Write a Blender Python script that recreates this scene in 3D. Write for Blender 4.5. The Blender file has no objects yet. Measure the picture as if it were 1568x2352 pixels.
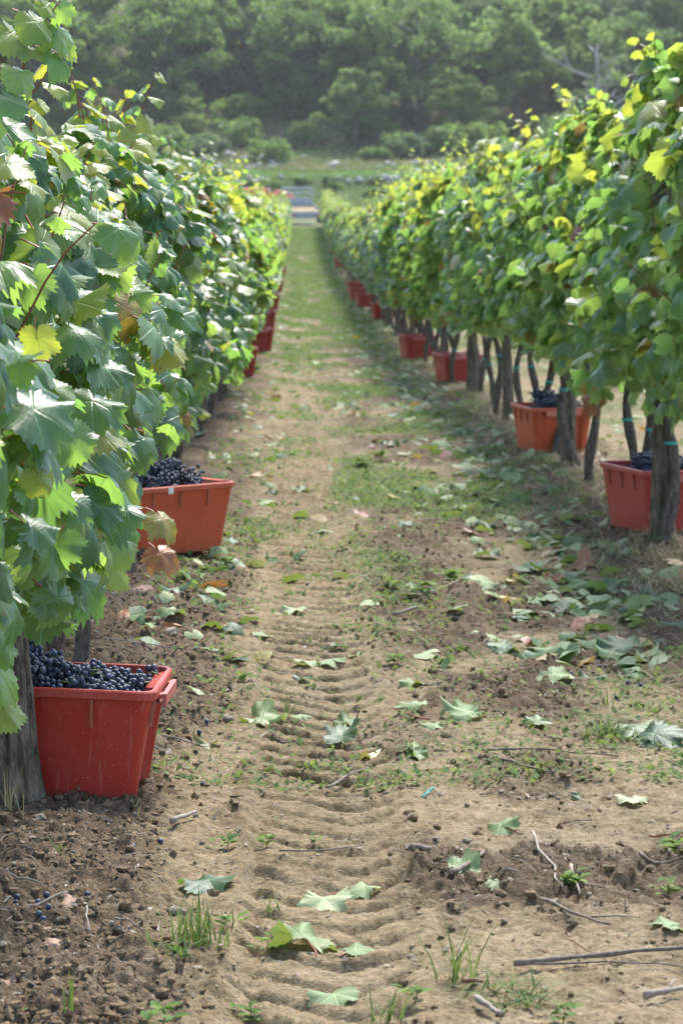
import bpy, math, numpy as np
from mathutils import Matrix, Vector
R = math.radians
rng = np.random.default_rng(11)
sc = bpy.context.scene
COL = sc.collection

# ------------------------------------------------------------------ camera
FPX, PW, PH, VPX, VPY = 6500.0, 1568.0, 2352.0, 680.0, 480.0      # photograph scale 1568 x 2352
CAMZ = 1.5
cam_d = bpy.data.cameras.new('camera'); cam = bpy.data.objects.new('camera', cam_d); COL.objects.link(cam)
cam_d.sensor_fit = 'VERTICAL'; cam_d.sensor_height = 36.0; cam_d.lens = FPX / PH * 36.0
cam_d.clip_start = 0.1; cam_d.clip_end = 2000.0
PITCH = math.atan((PH / 2 - VPY) / FPX); YAW = math.atan((PW / 2 - VPX) / FPX)
cam.location = (0, 0, CAMZ); cam.rotation_euler = (math.pi / 2 - PITCH, 0, -YAW)
cam_d.dof.use_dof = True; cam_d.dof.focus_distance = 7.3; cam_d.dof.aperture_fstop = 9.0
sc.camera = cam

# ------------------------------------------------------------------ sky and sun
SUN_EL, SUN_AZ = 52.0, 17.0          # azimuth: degrees to the right of the rows' direction (+Y)
w = bpy.data.worlds.new('World'); sc.world = w; w.use_nodes = True
wn = w.node_tree.nodes; bg = wn['Background']
sky = wn.new('ShaderNodeTexSky'); sky.sky_type = 'NISHITA'; sky.sun_disc = False
sky.sun_elevation = R(SUN_EL); sky.sun_rotation = R(SUN_AZ); sky.air_density = 1.0; sky.dust_density = 1.2; sky.ozone_density = 1.0
w.node_tree.links.new(sky.outputs[0], bg.inputs[0]); bg.inputs[1].default_value = 0.15
sun_d = bpy.data.lights.new('sun', 'SUN'); sun_d.energy = 2.6; sun_d.angle = R(15.0); sun_d.color = (1.0, 0.965, 0.915)
sun = bpy.data.objects.new('sun', sun_d); COL.objects.link(sun)
sdir = Vector((math.sin(R(SUN_AZ)) * math.cos(R(SUN_EL)), math.cos(R(SUN_AZ)) * math.cos(R(SUN_EL)), math.sin(R(SUN_EL))))
sun.rotation_euler = sdir.to_track_quat('Z', 'Y').to_euler(); sun.location = sdir * 60
sc.view_settings.view_transform = 'Standard'; sc.view_settings.look = 'None'
sc.view_settings.exposure = 1.68; sc.view_settings.gamma = 1.0; sc.view_settings.use_curve_mapping = False
sc.render.engine = 'CYCLES'
sc.cycles.max_bounces = 6; sc.cycles.diffuse_bounces = 3; sc.cycles.adaptive_threshold = .025; sc.cycles.transparent_max_bounces = 8; sc.cycles.use_denoising = True
sc.cycles.volume_bounces = 0

# ------------------------------------------------------------------ noise
def _hash(ix, iy, s):
    h = (ix.astype(np.int64) * 374761393 + iy.astype(np.int64) * 668265263 + s * 982451653) & 0xFFFFFFFF
    h = ((h ^ (h >> 13)) * 1274126177) & 0xFFFFFFFF
    h = (h ^ (h >> 16)) & 0xFFFFFFFF
    return h.astype(np.float64) / 4294967295.0
def vnoise(x, y, s=0):
    x = np.asarray(x, float); y = np.asarray(y, float)
    ix = np.floor(x); iy = np.floor(y); fx = x - ix; fy = y - iy
    fx = fx * fx * fx * (fx * (fx * 6 - 15) + 10); fy = fy * fy * fy * (fy * (fy * 6 - 15) + 10)
    a = _hash(ix, iy, s); b = _hash(ix + 1, iy, s); c = _hash(ix, iy + 1, s); d = _hash(ix + 1, iy + 1, s)
    return (a + (b - a) * fx) * (1 - fy) + (c + (d - c) * fx) * fy
def fbm(x, y, o=4, s=0):
    t = 0; a = 1.0; n = 0
    for k in range(o):
        t = t + a * vnoise(x * 2 ** k + 17.3 * k, y * 2 ** k - 9.1 * k, s + k); n += a; a *= 0.5
    return t / n
def sstep(a, b, x):
    t = np.clip((np.asarray(x, float) - a) / (b - a), 0, 1); return t * t * (3 - 2 * t)

# ------------------------------------------------------------------ terrain
ROW_L, ROW_R, PERIOD = -0.72, 1.68, 2.40
_py = np.linspace(0, 200, 2001)
_pz = np.interp(_py, [0, 13, 18.6, 28.7, 35.5, 53, 80, 105, 130, 150, 165, 180], [0, 0, -.07, -.27, -.38, -.55, -.58, -.40, .10, .69, 1.15, 1.6])
_k = np.hanning(61); _k /= _k.sum(); _pz = np.convolve(np.pad(_pz, 30, mode='edge'), _k, mode='valid')
def lug_track(x, y, xc, hw, amp):
    xc = xc + (fbm(y * .35, y * 0, 2, 40) - .5) * .07
    xn = (x - xc) / hw
    m = sstep(1.12, .80, np.abs(xn))
    wob = (fbm(x * 5, y * 3, 3, 41) - .5) * .055 + (fbm(x * 0, y * 1.1, 2, 42) - .5) * .12
    arc = np.where(xn < .35, .15 * np.maximum(.35 - xn, 0) ** 1.15, .26 * np.maximum(xn - .35, 0) ** 1.2)
    ph = (y - arc + wob) / .175
    f = ph - np.floor(ph); k = _hash(np.floor(ph), np.floor(ph) * 0, 43)
    bar = .55 - 1.0 * np.exp(-((f - .16) / .085) ** 2) + .45 * np.exp(-((f - .36) / .09) ** 2)
    keep = sstep(.34, .54, fbm(x * 5 + 4, y * 2.2, 3, 45))
    lip = np.exp(-((np.abs(xn) - 1.15) / .18) ** 2) * .008 * (fbm(x * 8, y * 5, 2, 47))
    return m * (-0.014 + amp * (bar - .3) * (.50 + .50 * keep) * (.7 + .5 * k)) + lip
def rough_mask(x, y):
    xm = np.mod(x - ROW_L + PERIOD / 2, PERIOD) - PERIOD / 2           # distance from the nearest row
    edge = (fbm(x * 2.1, y * .9, 3, 5) - .5) * .45
    bank = sstep(.55, .30, np.abs(xm) + edge)
    mid = .95 * sstep(.24, .40, x + edge * .5) * sstep(1.12, .90, x + edge) * sstep(.36, .60, fbm(x * 2.3 + 8, y * 1.1, 3, 6)) + .5 * sstep(.52, .66, fbm(x * 3.1, y * 1.7, 3, 8))
    return np.clip(np.maximum(bank, mid) * (1 - .55 * sstep(.24, .14, np.abs(x - .07)) * sstep(40, 20, y)) + .08, 0, 1)
def zg(x, y, detail=True):
    x = np.asarray(x, float); y = np.asarray(y, float)
    z = np.interp(y, _py, _pz)
    xm = np.mod(x - ROW_L + PERIOD / 2, PERIOD) - PERIOD / 2
    side = sstep(-.2, .8, x)
    z = z - .05 + (.05 - .005 * side) * np.exp(-(xm / .36) ** 2) + (fbm(x * 1.3, y * .9, 3, 3) - .5) * .05
    if not detail: return z
    near = sstep(60, 25, y)
    z = z + near * lug_track(x, y, .07, .185, .026) * sstep(42, 26, y)
    z = z + near * .6 * lug_track(x, y, 1.18, .15, .012)
    rm = rough_mask(x, y) * (1 - .6 * sstep(.22, .14, np.abs(x - .07)) * sstep(40, 20, y))
    c1 = np.abs(fbm(x * 9, y * 9, 2, 21) - .5) * 2; c2 = 1 - np.abs(fbm(x * 24, y * 24, 2, 23) - .5) * 4
    c3 = fbm(x * 60, y * 60, 2, 27) - .5
    z = z + near * (rm * (c1 * .035 + np.maximum(c2, 0) * .022 * sstep(.4, .6, fbm(x * 6, y * 6, 2, 29)) + c3 * .016) + c3 * .011 + (fbm(x * 14, y * 14, 3, 31) - .5) * .016 - .010 * np.exp(-((x + .105 - .02 * np.sin(y * .4)) / .016) ** 2))
    return z

CAMR = Matrix.Rotation(-YAW, 3, 'Z') @ Matrix.Rotation(math.pi / 2 - PITCH, 3, 'X')
def ray(px, py): return (CAMR @ Vector((px - PW / 2, PH / 2 - py, -FPX))).normalized()
def G(px, py):
    """where on the ground the thing seen at a spot of the photograph stands"""
    d = ray(px, py); z = 0.0
    for _ in range(14):
        t = (z - CAMZ) / d.z; p = d * t; z = .5 * z + .5 * float(zg(p.x, p.y))
    t = (z - CAMZ) / d.z; p = d * t
    return Vector((p.x, p.y, float(zg(p.x, p.y))))

# ------------------------------------------------------------------ mesh helpers
def tag(o, label=None, cat=None, group=None, kind=None):
    if label: o['label'] = label
    if cat: o['category'] = cat
    if group: o['group'] = group
    if kind: o['kind'] = kind
    return o
def link(name, me, parent=None, mat=None):
    o = bpy.data.objects.new(name, me); COL.objects.link(o)
    if parent is not None: o.parent = parent
    if mat is not None: o.matrix_basis = mat
    return o
def empty(name, loc=(0, 0, 0), rz=0.0, scale=1.0):
    o = bpy.data.objects.new(name, None); COL.objects.link(o); o.empty_display_size = .1
    o.location = loc; o.rotation_euler = (0, 0, rz); o.scale = (scale,) * 3
    return o
def np_mesh(name, V, F, mats, smooth=True, uv=None, mi=None, attrs=None):
    """V (n,3); F (m,k) one polygon size"""
    V = np.ascontiguousarray(V, np.float32); F = np.ascontiguousarray(F, np.int32)
    me = bpy.data.meshes.new(name); m, k = F.shape
    me.vertices.add(len(V)); me.vertices.foreach_set('co', V.ravel())
    me.loops.add(m * k); me.loops.foreach_set('vertex_index', F.ravel())
    me.polygons.add(m); me.polygons.foreach_set('loop_start', np.arange(0, m * k, k, dtype=np.int32))
    try: me.polygons.foreach_set('loop_total', np.full(m, k, np.int32))
    except Exception: pass
    for x in (mats if isinstance(mats, (list, tuple)) else [mats]): me.materials.append(x)
    if mi is not None: me.polygons.foreach_set('material_index', np.ascontiguousarray(mi, np.int32))
    me.update(calc_edges=True)
    me.polygons.foreach_set('use_smooth', np.full(m, bool(smooth)))
    if uv is not None:
        l = me.uv_layers.new(name='leafuv'); l.data.foreach_set('uv', np.ascontiguousarray(uv[F.ravel()], np.float32).ravel())
    for an, av in (attrs or {}).items():
        a = me.attributes.new(an, 'FLOAT', 'POINT'); a.data.foreach_set('value', np.ascontiguousarray(av, np.float32))
    me.validate()
    return me
class MB:
    def __init__(s): s.v = []; s.f = []; s.m = []
    def add(s, V, F, mi=0):
        b = len(s.v); s.v += [tuple(map(float, p)) for p in V]; s.f += [tuple(i + b for i in f) for f in F]; s.m += [mi] * len(F); return s
    def box(s, c, d, rot=None, mi=0, taper=1.0):
        hx, hy, hz = d[0] / 2, d[1] / 2, d[2] / 2
        P = [(-hx, -hy, -hz), (hx, -hy, -hz), (hx, hy, -hz), (-hx, hy, -hz), (-hx * taper, -hy * taper, hz), (hx * taper, -hy * taper, hz), (hx * taper, hy * taper, hz), (-hx * taper, hy * taper, hz)]
        Q = [((rot @ Vector(p)) if rot else Vector(p)) + Vector(c) for p in P]
        return s.add(Q, [(3, 2, 1, 0), (4, 5, 6, 7), (0, 1, 5, 4), (1, 2, 6, 5), (2, 3, 7, 6), (3, 0, 4, 7)], mi)
    def tube(s, pts, rad, n=8, mi=0, cap=True, jit=0.0, rg=None):
        pts = [Vector(p) for p in pts]; rad = rad if hasattr(rad, '__len__') else [rad] * len(pts)
        V = []; prev = None
        for i, p in enumerate(pts):
            t = (pts[min(i + 1, len(pts) - 1)] - pts[max(i - 1, 0)]).normalized()
            if prev is None:
                a = Vector((1, 0, 0)) if abs(t.x) < .8 else Vector((0, 1, 0)); u = (a - t * a.dot(t)).normalized()
            else:
                u = (prev - t * prev.dot(t)).normalized()
            prev = u; v = t.cross(u)
            for k in range(n):
                a = 2 * math.pi * k / n; r = rad[i] * (1 + (jit * (rg.random() * 2 - 1) if rg is not None else 0))
                V.append(p + u * (math.cos(a) * r) + v * (math.sin(a) * r))
        F = [(i * n + k, i * n + (k + 1) % n, (i + 1) * n + (k + 1) % n, (i + 1) * n + k) for i in range(len(pts) - 1) for k in range(n)]
        if cap: F += [tuple(range(n - 1, -1, -1)), tuple(range((len(pts) - 1) * n, len(pts) * n))]
        return s.add(V, F, mi)
    def cyl(s, c, axis, r, h, n=16, mi=0):
        a = Vector(axis).normalized(); c = Vector(c); return s.tube([c - a * h / 2, c + a * h / 2], [r, r], n, mi)
    def mesh(s, name, mats, smooth=False):
        me = bpy.data.meshes.new(name); me.from_pydata(s.v, [], s.f)
        for x in (mats if isinstance(mats, (list, tuple)) else [mats]): me.materials.append(x)
        me.polygons.foreach_set('material_index', s.m); me.polygons.foreach_set('use_smooth', [smooth] * len(s.f)); me.update()
        return me
    def build(s, name, mats, parent=None, smooth=False):
        return link(name, s.mesh(name, mats, smooth), parent)

# ------------------------------------------------------------------ materials
class NT:
    def __init__(s, name):
        s.m = bpy.data.materials.new(name); s.m.use_nodes = True; s.t = s.m.node_tree; s.n = s.t.nodes
        s.b = s.n['Principled BSDF']; s.out = s.n['Material Output']
    def N(s, typ, **kw):
        n = s.n.new(typ)
        for k, v in kw.items(): setattr(n, k, v)
        return n
    def L(s, a, b): s.t.links.new(a, b)
    def put(s, sock, v):
        if hasattr(v, 'links'): s.L(v, sock)
        else: sock.default_value = v
    def math(s, op, a, b=0.0, c=None, clamp=False):
        n = s.N('ShaderNodeMath', operation=op, use_clamp=clamp); s.put(n.inputs[0], a); s.put(n.inputs[1], b)
        if c is not None: s.put(n.inputs[2], c)
        return n.outputs[0]
    def mix(s, f, a, b):
        n = s.N('ShaderNodeMix', data_type='RGBA'); s.put(n.inputs[0], f)
        for i, v in ((6, a), (7, b)): s.put(n.inputs[i], v if hasattr(v, 'links') else (*v, 1.0))
        return n.outputs[2]
    def ramp(s, f, stops, interp='LINEAR'):
        n = s.N('ShaderNodeValToRGB'); cr = n.color_ramp; cr.interpolation = interp
        while len(cr.elements) < len(stops): cr.elements.new(.5)
        for e, (p, c) in zip(cr.elements, stops): e.position = p; e.color = (*c, 1.0) if len(c) == 3 else c
        s.L(f, n.inputs[0]); return n.outputs[0]
    def noise(s, scale, detail=3.0, co=None, rough=.55, dist=0.0):
        n = s.N('ShaderNodeTexNoise'); n.inputs['Scale'].default_value = scale; n.inputs['Detail'].default_value = detail; n.inputs['Roughness'].default_value = rough; n.inputs['Distortion'].default_value = dist
        if co is not None: s.L(co, n.inputs['Vector'])
        return n.outputs[0]
    def coord(s, which='Object', scale=None):
        o = s.N('ShaderNodeTexCoord').outputs[which]
        if scale is None: return o
        m = s.N('ShaderNodeMapping'); m.inputs['Scale'].default_value = scale; s.L(o, m.inputs['Vector']); return m.outputs[0]
    def bump(s, h, strength=.3, dist=.01, normal=None):
        n = s.N('ShaderNodeBump'); n.inputs['Strength'].default_value = strength; n.inputs['Distance'].default_value = dist; s.L(h, n.inputs['Height'])
        return n.outputs[0]
    def attr(s, name): return s.N('ShaderNodeAttribute', attribute_name=name).outputs['Fac']
    def maprange(s, v, a, b, c=0.0, d=1.0):
        n = s.N('ShaderNodeMapRange'); s.L(v, n.inputs[0])
        for i, q in enumerate((a, b, c, d)): n.inputs[i + 1].default_value = q
        return n.outputs[0]
def simple(name, col, rough=.6, metal=0.0, nscale=None, var=.25, spec=.4, bump=0.0, scale=None):
    M = NT(name); M.b.inputs['Roughness'].default_value = rough; M.b.inputs['Metallic'].default_value = metal; M.b.inputs['Specular IOR Level'].default_value = spec
    if nscale:
        n = M.noise(nscale, 4.0, M.coord('Object', scale)); c2 = tuple(c * (1 - var) for c in col); c3 = tuple(min(1, c * (1 + var)) for c in col)
        M.L(M.ramp(n, [(.3, c2), (.7, c3)]), M.b.inputs['Base Color'])
        if bump: M.L(M.bump(n, .6, bump), M.b.inputs['Normal'])
    else: M.b.inputs['Base Color'].default_value = (*col, 1)
    return M.m

def leaf_mat(name, stops, trans, back, tfac=.38, rough=.40, spots=False, spec=.62):
    M = NT(name)
    uvn = M.N('ShaderNodeUVMap', uv_map='leafuv').outputs[0]
    sep = M.N('ShaderNodeSeparateXYZ'); M.L(uvn, sep.inputs[0]); x, y = sep.outputs[0], sep.outputs[1]
    ax = M.math('ABSOLUTE', x); d = None
    for a in (0, 52, 108):
        c, s_ = math.cos(R(a)), math.sin(R(a))
        perp = M.math('ABSOLUTE', M.math('SUBTRACT', M.math('MULTIPLY', ax, c), M.math('MULTIPLY', y, s_)))
        al = M.math('ADD', M.math('MULTIPLY', ax, s_), M.math('MULTIPLY', y, c))
        q = M.math('ADD', perp, M.math('MULTIPLY', M.math('LESS_THAN', al, 0.0), 9.0))
        d = q if d is None else M.math('MINIMUM', d, q)
    vein = M.maprange(d, .035, .008)
    wv = M.N('ShaderNodeTexWave', wave_type='BANDS', bands_direction='Y'); wv.inputs['Scale'].default_value = 2.6; wv.inputs['Distortion'].default_value = 2.5
    M.L(uvn, wv.inputs['Vector'])
    oi = M.N('ShaderNodeObjectInfo').outputs['Random']
    tone = M.math('FRACT', M.math('ADD', oi, M.attr('tone')))
    nz = M.noise(2.2, 4.0, uvn)
    tone2 = M.math('ADD', tone, M.math('MULTIPLY', M.math('SUBTRACT', nz, .5), .35 if not spots else 1.1), clamp=True)
    base = M.ramp(tone2, stops)
    base = M.mix(M.math('MULTIPLY', vein, .45), base, tuple(min(1, c * 2.2 + .03) for c in stops[len(stops) // 2][1]))
    if spots:
        sp = M.maprange(M.noise(7.0, 2.0, uvn), .62, .70); base = M.mix(sp, base, (.10, .045, .018))
    ln = M.N('ShaderNodeVectorMath', operation='LENGTH'); M.L(uvn, ln.inputs[0]); ed = M.math('MULTIPLY', M.maprange(ln.outputs['Value'], .55, .9), M.maprange(M.math('ADD', M.noise(1.6, 3.0, uvn, .6), M.math('MULTIPLY', tone, .16)), .66, .76)); base = M.mix(M.math('MULTIPLY', ed, .8), base, (.13, .075, .025))
    geo = M.N('ShaderNodeNewGeometry').outputs['Backfacing']
    col = M.mix(geo, base, M.mix(.65, base, back))
    M.L(col, M.b.inputs['Base Color'])
    M.L(M.math('ADD', M.math('MULTIPLY', geo, .25), M.math('ADD', rough - .08, M.math('MULTIPLY', nz, .2))), M.b.inputs['Roughness'])
    M.b.inputs['Specular IOR Level'].default_value = spec
    h = M.math('SUBTRACT', M.math('MULTIPLY', M.noise(9.0, 2.0, uvn), .5), M.math('MULTIPLY', vein, .8))
    h = M.math('ADD', h, M.math('MULTIPLY', wv.outputs['Fac'], .10))
    bp = M.bump(h, .45, .004); M.L(bp, M.b.inputs['Normal'])
    tr = M.N('ShaderNodeBsdfTranslucent'); tcol = M.mix(M.math('MULTIPLY', vein, .5), M.mix(tone, trans[0], trans[1]), tuple(c * .5 for c in trans[0])); M.L(tcol, tr.inputs[0])
    mx = M.N('ShaderNodeMixShader'); mx.inputs[0].default_value = tfac; M.L(M.b.outputs[0], mx.inputs[1]); M.L(tr.outputs[0], mx.inputs[2]); M.L(mx.outputs[0], M.out.inputs[0])
    return M.m
LEAF = leaf_mat('vine_leaf_green', [(0, (.034, .086, .046)), (.45, (.060, .136, .058)), (.8, (.094, .178, .056)), (1, (.145, .22, .060))], ((.26, .50, .085), (.42, .60, .095)), (.17, .23, .12), .45, .36)
LEAFY = leaf_mat('vine_leaf_young', [(0, (.07, .13, .03)), (.5, (.13, .20, .035)), (1, (.27, .27, .05))], ((.42, .55, .06), (.62, .60, .07)), (.22, .26, .10), .46)
LEAFA = leaf_mat('vine_leaf_autumn', [(0, (.09, .13, .03)), (.40, (.30, .25, .05)), (.70, (.30, .13, .04)), (.88, (.22, .045, .03)), (1, (.13, .075, .045))], ((.50, .42, .06), (.42, .17, .04)), (.30, .18, .08), .30, .5, True)
LEAFYE = leaf_mat('fallen_leaf_yellow', [(0, (.26, .27, .08)), (.5, (.40, .36, .13)), (1, (.45, .36, .16))], ((.5, .45, .1), (.5, .4, .1)), (.40, .36, .18), .22, .5, True)
LEAFF = leaf_mat('fallen_leaf_green', [(0, (.026, .062, .026)), (.5, (.060, .118, .036)), (1, (.15, .20, .060))], ((.20, .34, .05), (.34, .42, .06)), (.30, .35, .20), .22, .52, spec=.38)
LEAFP = leaf_mat('fallen_leaf_pale', [(0, (.15, .22, .09)), (.5, (.25, .31, .15)), (1, (.34, .38, .21))], ((.30, .38, .12), (.40, .42, .12)), (.30, .35, .20), .22, .62, spec=.25)
LEAFD = leaf_mat('fallen_leaf_dry', [(0, (.24, .13, .08)), (.5, (.34, .20, .13)), (1, (.42, .30, .16))], ((.35, .16, .08), (.4, .2, .1)), (.36, .24, .17), .12, .7)
PETI = simple('petiole_red', (.30, .10, .055), .5)
CANE = simple('cane_brown', (.20, .085, .04), .6, nscale=30, var=.4)

def soil_mat():
    M = NT('vineyard_soil'); co = M.coord('Object')
    rough = M.attr('rough'); grass = M.attr('grass')
    n1 = M.noise(1.7, 5.0, co); n2 = M.noise(18.0, 5.0, co, .65); n3 = M.noise(90.0, 4.0, co, .7)
    light = M.ramp(n2, [(.28, (.105, .073, .036)), (.52, (.220, .164, .090)), (.78, (.315, .250, .155))])
    dark = M.ramp(n2, [(.25, (.062, .041, .024)), (.6, (.125, .086, .050)), (.85, (.205, .148, .092))])
    base = M.mix(M.math('MULTIPLY', rough, 1.0, clamp=True), light, dark)
    base = M.mix(M.maprange(n1, .52, .75, 0, .45), base, (.225, .178, .122))
    grit = M.ramp(n3, [(.30, (.50, .48, .46)), (.48, (1, 1, 1)), (.72, (1.35, 1.32, 1.28))])
    mu = M.N('ShaderNodeMix', data_type='RGBA', blend_type='MULTIPLY'); mu.inputs[0].default_value = 1.0; M.L(base, mu.inputs[6]); M.L(grit, mu.inputs[7]); base = mu.outputs[2]
    gcol = M.ramp(M.noise(26.0, 4.0, co, .7), [(.3, (.040, .072, .020)), (.55, (.070, .115, .030)), (.8, (.15, .15, .065))])
    base = M.mix(grass, base, gcol)
    M.L(base, M.b.inputs['Base Color']); M.b.inputs['Roughness'].default_value = .92; M.b.inputs['Specular IOR Level'].default_value = .18
    h = M.math('ADD', M.math('MULTIPLY', n2, .6), M.math('MULTIPLY', n3, .5)); h = M.math('ADD', h, M.math('MULTIPLY', M.noise(260.0, 2.0, co), .25))
    M.L(M.bump(h, 1.0, .016), M.b.inputs['Normal'])
    return M.m
SOIL = soil_mat()
def bark_mat(name, a, b, c, sc_=14):
    M = NT(name); co = M.coord('Object', (1, 1, .24)); n = M.noise(sc_ * 3, 5.0, co, .65, .6); m = M.noise(sc_, 3.0, M.coord('Object'))
    col = M.ramp(n, [(.32, a), (.52, b), (.72, c)]); col = M.mix(M.maprange(m, .5, .75, 0, .5), col, tuple(q * 1.15 for q in c))
    M.L(col, M.b.inputs['Base Color']); M.b.inputs['Roughness'].default_value = .9; M.b.inputs['Specular IOR Level'].default_value = .2
    M.L(M.bump(n, 1.0, .035), M.b.inputs['Normal']); return M.m
POSTM = bark_mat('weathered_post', (.040, .032, .024), (.135, .112, .080), (.24, .205, .155))
BARK = bark_mat('vine_bark', (.04, .032, .026), (.125, .10, .078), (.23, .195, .155), 22)
TREEBARK = bark_mat('tree_bark', (.03, .026, .02), (.07, .06, .048), (.12, .105, .085), 3)
PALEBARK = bark_mat('pale_tree_bark', (.20, .18, .16), (.34, .31, .28), (.45, .42, .38), 3)
TIE = simple('teal_tie', (.02, .30, .27), .4)
def crate_mat(name, col, dust=.25):
    M = NT(name); co = M.coord('Object'); n = M.noise(9.0, 4.0, co); st = M.noise(60.0, 3.0, M.coord('Object', (1, 1, .06)))
    c = M.mix(M.maprange(n, .42, .75, 0, .35), col, tuple(min(1, q * 1.25 + .015) for q in col))
    c = M.mix(M.maprange(st, .60, .78, 0, dust), c, (.50, .33, .27))
    sp = M.maprange(M.noise(220.0, 1.0, co), .70, .76, 0, .7); c = M.mix(sp, c, (.45, .30, .24))
    g = M.N('ShaderNodeNewGeometry').outputs['Pointiness']; c = M.mix(M.maprange(g, .56, .66, 0, .25), c, (.62, .34, .28))
    z = M.N('ShaderNodeSeparateXYZ'); M.L(co, z.inputs[0]); lo = M.maprange(M.math('ADD', z.outputs[2], M.math('MULTIPLY', n, .06)), .075, .015, 0, .55)
    c = M.mix(lo, c, (.24, .13, .075))
    M.L(c, M.b.inputs['Base Color']); M.L(M.maprange(n, .3, .7, .36, .5), M.b.inputs['Roughness']); M.b.inputs['Specular IOR Level'].default_value = .45
    M.L(M.bump(M.noise(35.0, 3.0, co), .12, .004), M.b.inputs['Normal'])
    return M.m
CR_RED = crate_mat('crate_red_plastic', (.31, .019, .011)); CR_ORANGE = crate_mat('crate_orange_plastic', (.43, .064, .018)); CR_FADED = crate_mat('crate_faded_red_plastic', (.34, .031, .026), .5)
LABELM = simple('crate_sticker', (.62, .62, .60), .5, nscale=160, var=.6)
def grape_mat():
    M = NT('dark_grape_skin'); oi = M.N('ShaderNodeObjectInfo').outputs['Random']; n = M.noise(90.0, 3.0, M.coord('Object')); n2 = M.noise(14.0, 2.0, M.coord('Object'))
    f = M.math('ADD', M.math('MULTIPLY', n, .8), M.math('MULTIPLY', oi, .35)); f = M.math('ADD', f, M.math('MULTIPLY', n2, .3))
    M.L(M.ramp(f, [(.30, (.005, .006, .012)), (.62, (.016, .022, .044)), (.95, (.060, .078, .125))]), M.b.inputs['Base Color'])
    M.b.inputs['Roughness'].default_value = .52; M.b.inputs['Specular IOR Level'].default_value = .42; return M.m
GRAPE = grape_mat()
RACHIS = simple('grape_stem_green', (.13, .15, .045), .55, nscale=40)
STONE = simple('pebble_stone', (.27, .22, .155), .85, nscale=22, var=.35, bump=.01)
CLOD = simple('soil_clod', (.150, .104, .060), .95, nscale=45, var=.45, bump=.01, spec=.15)
TWIG = simple('dry_twig', (.15, .115, .085), .85, nscale=60, var=.5, bump=.004)
TWIGP = simple('pale_dry_twig', (.22, .185, .145), .85, nscale=60, var=.3)
def grass_mat(name, a, b, c, tf=.3):
    M = NT(name); f = M.math('FRACT', M.math('ADD', M.N('ShaderNodeObjectInfo').outputs['Random'], M.attr('tone')))
    col = M.ramp(f, [(0, a), (.6, b), (1, c)]); M.L(col, M.b.inputs['Base Color']); M.b.inputs['Roughness'].default_value = .75; M.b.inputs['Specular IOR Level'].default_value = .15
    tr = M.N('ShaderNodeBsdfTranslucent'); M.L(M.mix(.5, col, (.35, .45, .08)), tr.inputs[0]); mx = M.N('ShaderNodeMixShader'); mx.inputs[0].default_value = tf
    M.L(M.b.outputs[0], mx.inputs[1]); M.L(tr.outputs[0], mx.inputs[2]); M.L(mx.outputs[0], M.out.inputs[0]); return M.m
GRASS = grass_mat('grass_green', (.045, .10, .03), (.085, .15, .04), (.17, .20, .06))
STRAW = grass_mat('dry_grass', (.20, .14, .08), (.30, .22, .13), (.38, .31, .20), .2)
WEED = grass_mat('weed_leaf', (.05, .12, .03), (.11, .19, .045), (.20, .27, .07), .35)

# ------------------------------------------------------------------ leaf shapes
def leaf_outline(n, teeth, sd, deep=1.0):
    key_a = np.array([0, 16, 27, 40, 52, 68, 82, 97, 110, 128, 146, 160, 172, 180]); key_r = np.array([1.0, .89, .79, .84, .91, .83, .70, .74, .78, .73, .68, .62, .46, .10])
    key_r = np.where(np.isin(key_a, [27, 82]), key_r * (1 - .22 * (deep - 1) * 1.0), key_r)
    g = np.random.default_rng(sd); a = np.linspace(-180, 180, n, endpoint=False); rr = np.interp(np.abs(a), key_a, key_r)
    rr = rr * (1 + .06 * np.sin(np.radians(a) * 2 + g.random() * 6) + g.normal(0, .02, n))
    if teeth:
        t = np.where(np.arange(n) % 2 == 0, 1.075, .935); t = np.where(np.abs(a) > 165, 1, t); rr = rr * t
    th = np.radians(a); return np.stack([np.sin(th) * rr, np.cos(th) * rr], 1)
def leaf_geo(n_out, n_in, teeth, sd, curl=.35, fold=.25, wave=.10, deep=1.0):
    """one blade: tip along +Y, stalk at the origin, upper side +Z"""
    g = np.random.default_rng(sd + 1000); o = leaf_outline(n_out, teeth, sd, deep); F = []
    P = [np.zeros((1, 2))]
    if n_in:
        step = n_out // n_in; i_ = o[::step] * .52; P += [i_, o]; a0 = 1; b0 = 1 + n_in
        for k in range(n_in):
            k2 = (k + 1) % n_in; F.append((0, a0 + k2, a0 + k))
            for j in range(step):
                F.append((a0 + k, b0 + (k * step + j + 1) % n_out, b0 + (k * step + j) % n_out)) if j < (step + 1) // 2 else F.append((a0 + k2, b0 + (k * step + j + 1) % n_out, b0 + (k * step + j) % n_out))
            F.append((a0 + k, a0 + k2, b0 + (k * step + (step + 1) // 2) % n_out))
    else:
        P += [o]; F = [(0, 1 + (k + 1) % n_out, 1 + k) for k in range(n_out)]
    P = np.concatenate(P); x, y = P[:, 0], P[:, 1]; r = np.hypot(x, y); th = np.arctan2(x, y)
    z = -fold * np.abs(x) * .8 - curl * np.maximum(y, 0) ** 2 * .8 - curl * .35 * x * x + wave * (.8 * r * np.sin(th * 2 + g.random() * 6) + .9 * r * r * np.sin(th * 3 + g.random() * 6) + .7 * r ** 3 * np.sin(th * 7 + g.random() * 6)) + g.normal(0, .012, len(x)) * r
    z = z + fold * .25 * np.cos(th * 4) * r * r * .35
    V = np.stack([x * (1 - .12 * fold), y - curl * .25 * np.maximum(y, 0) ** 2, z], 1)
    F = np.array(F); 
    return V, F[:, ::-1] if False else F, P.copy()
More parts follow.
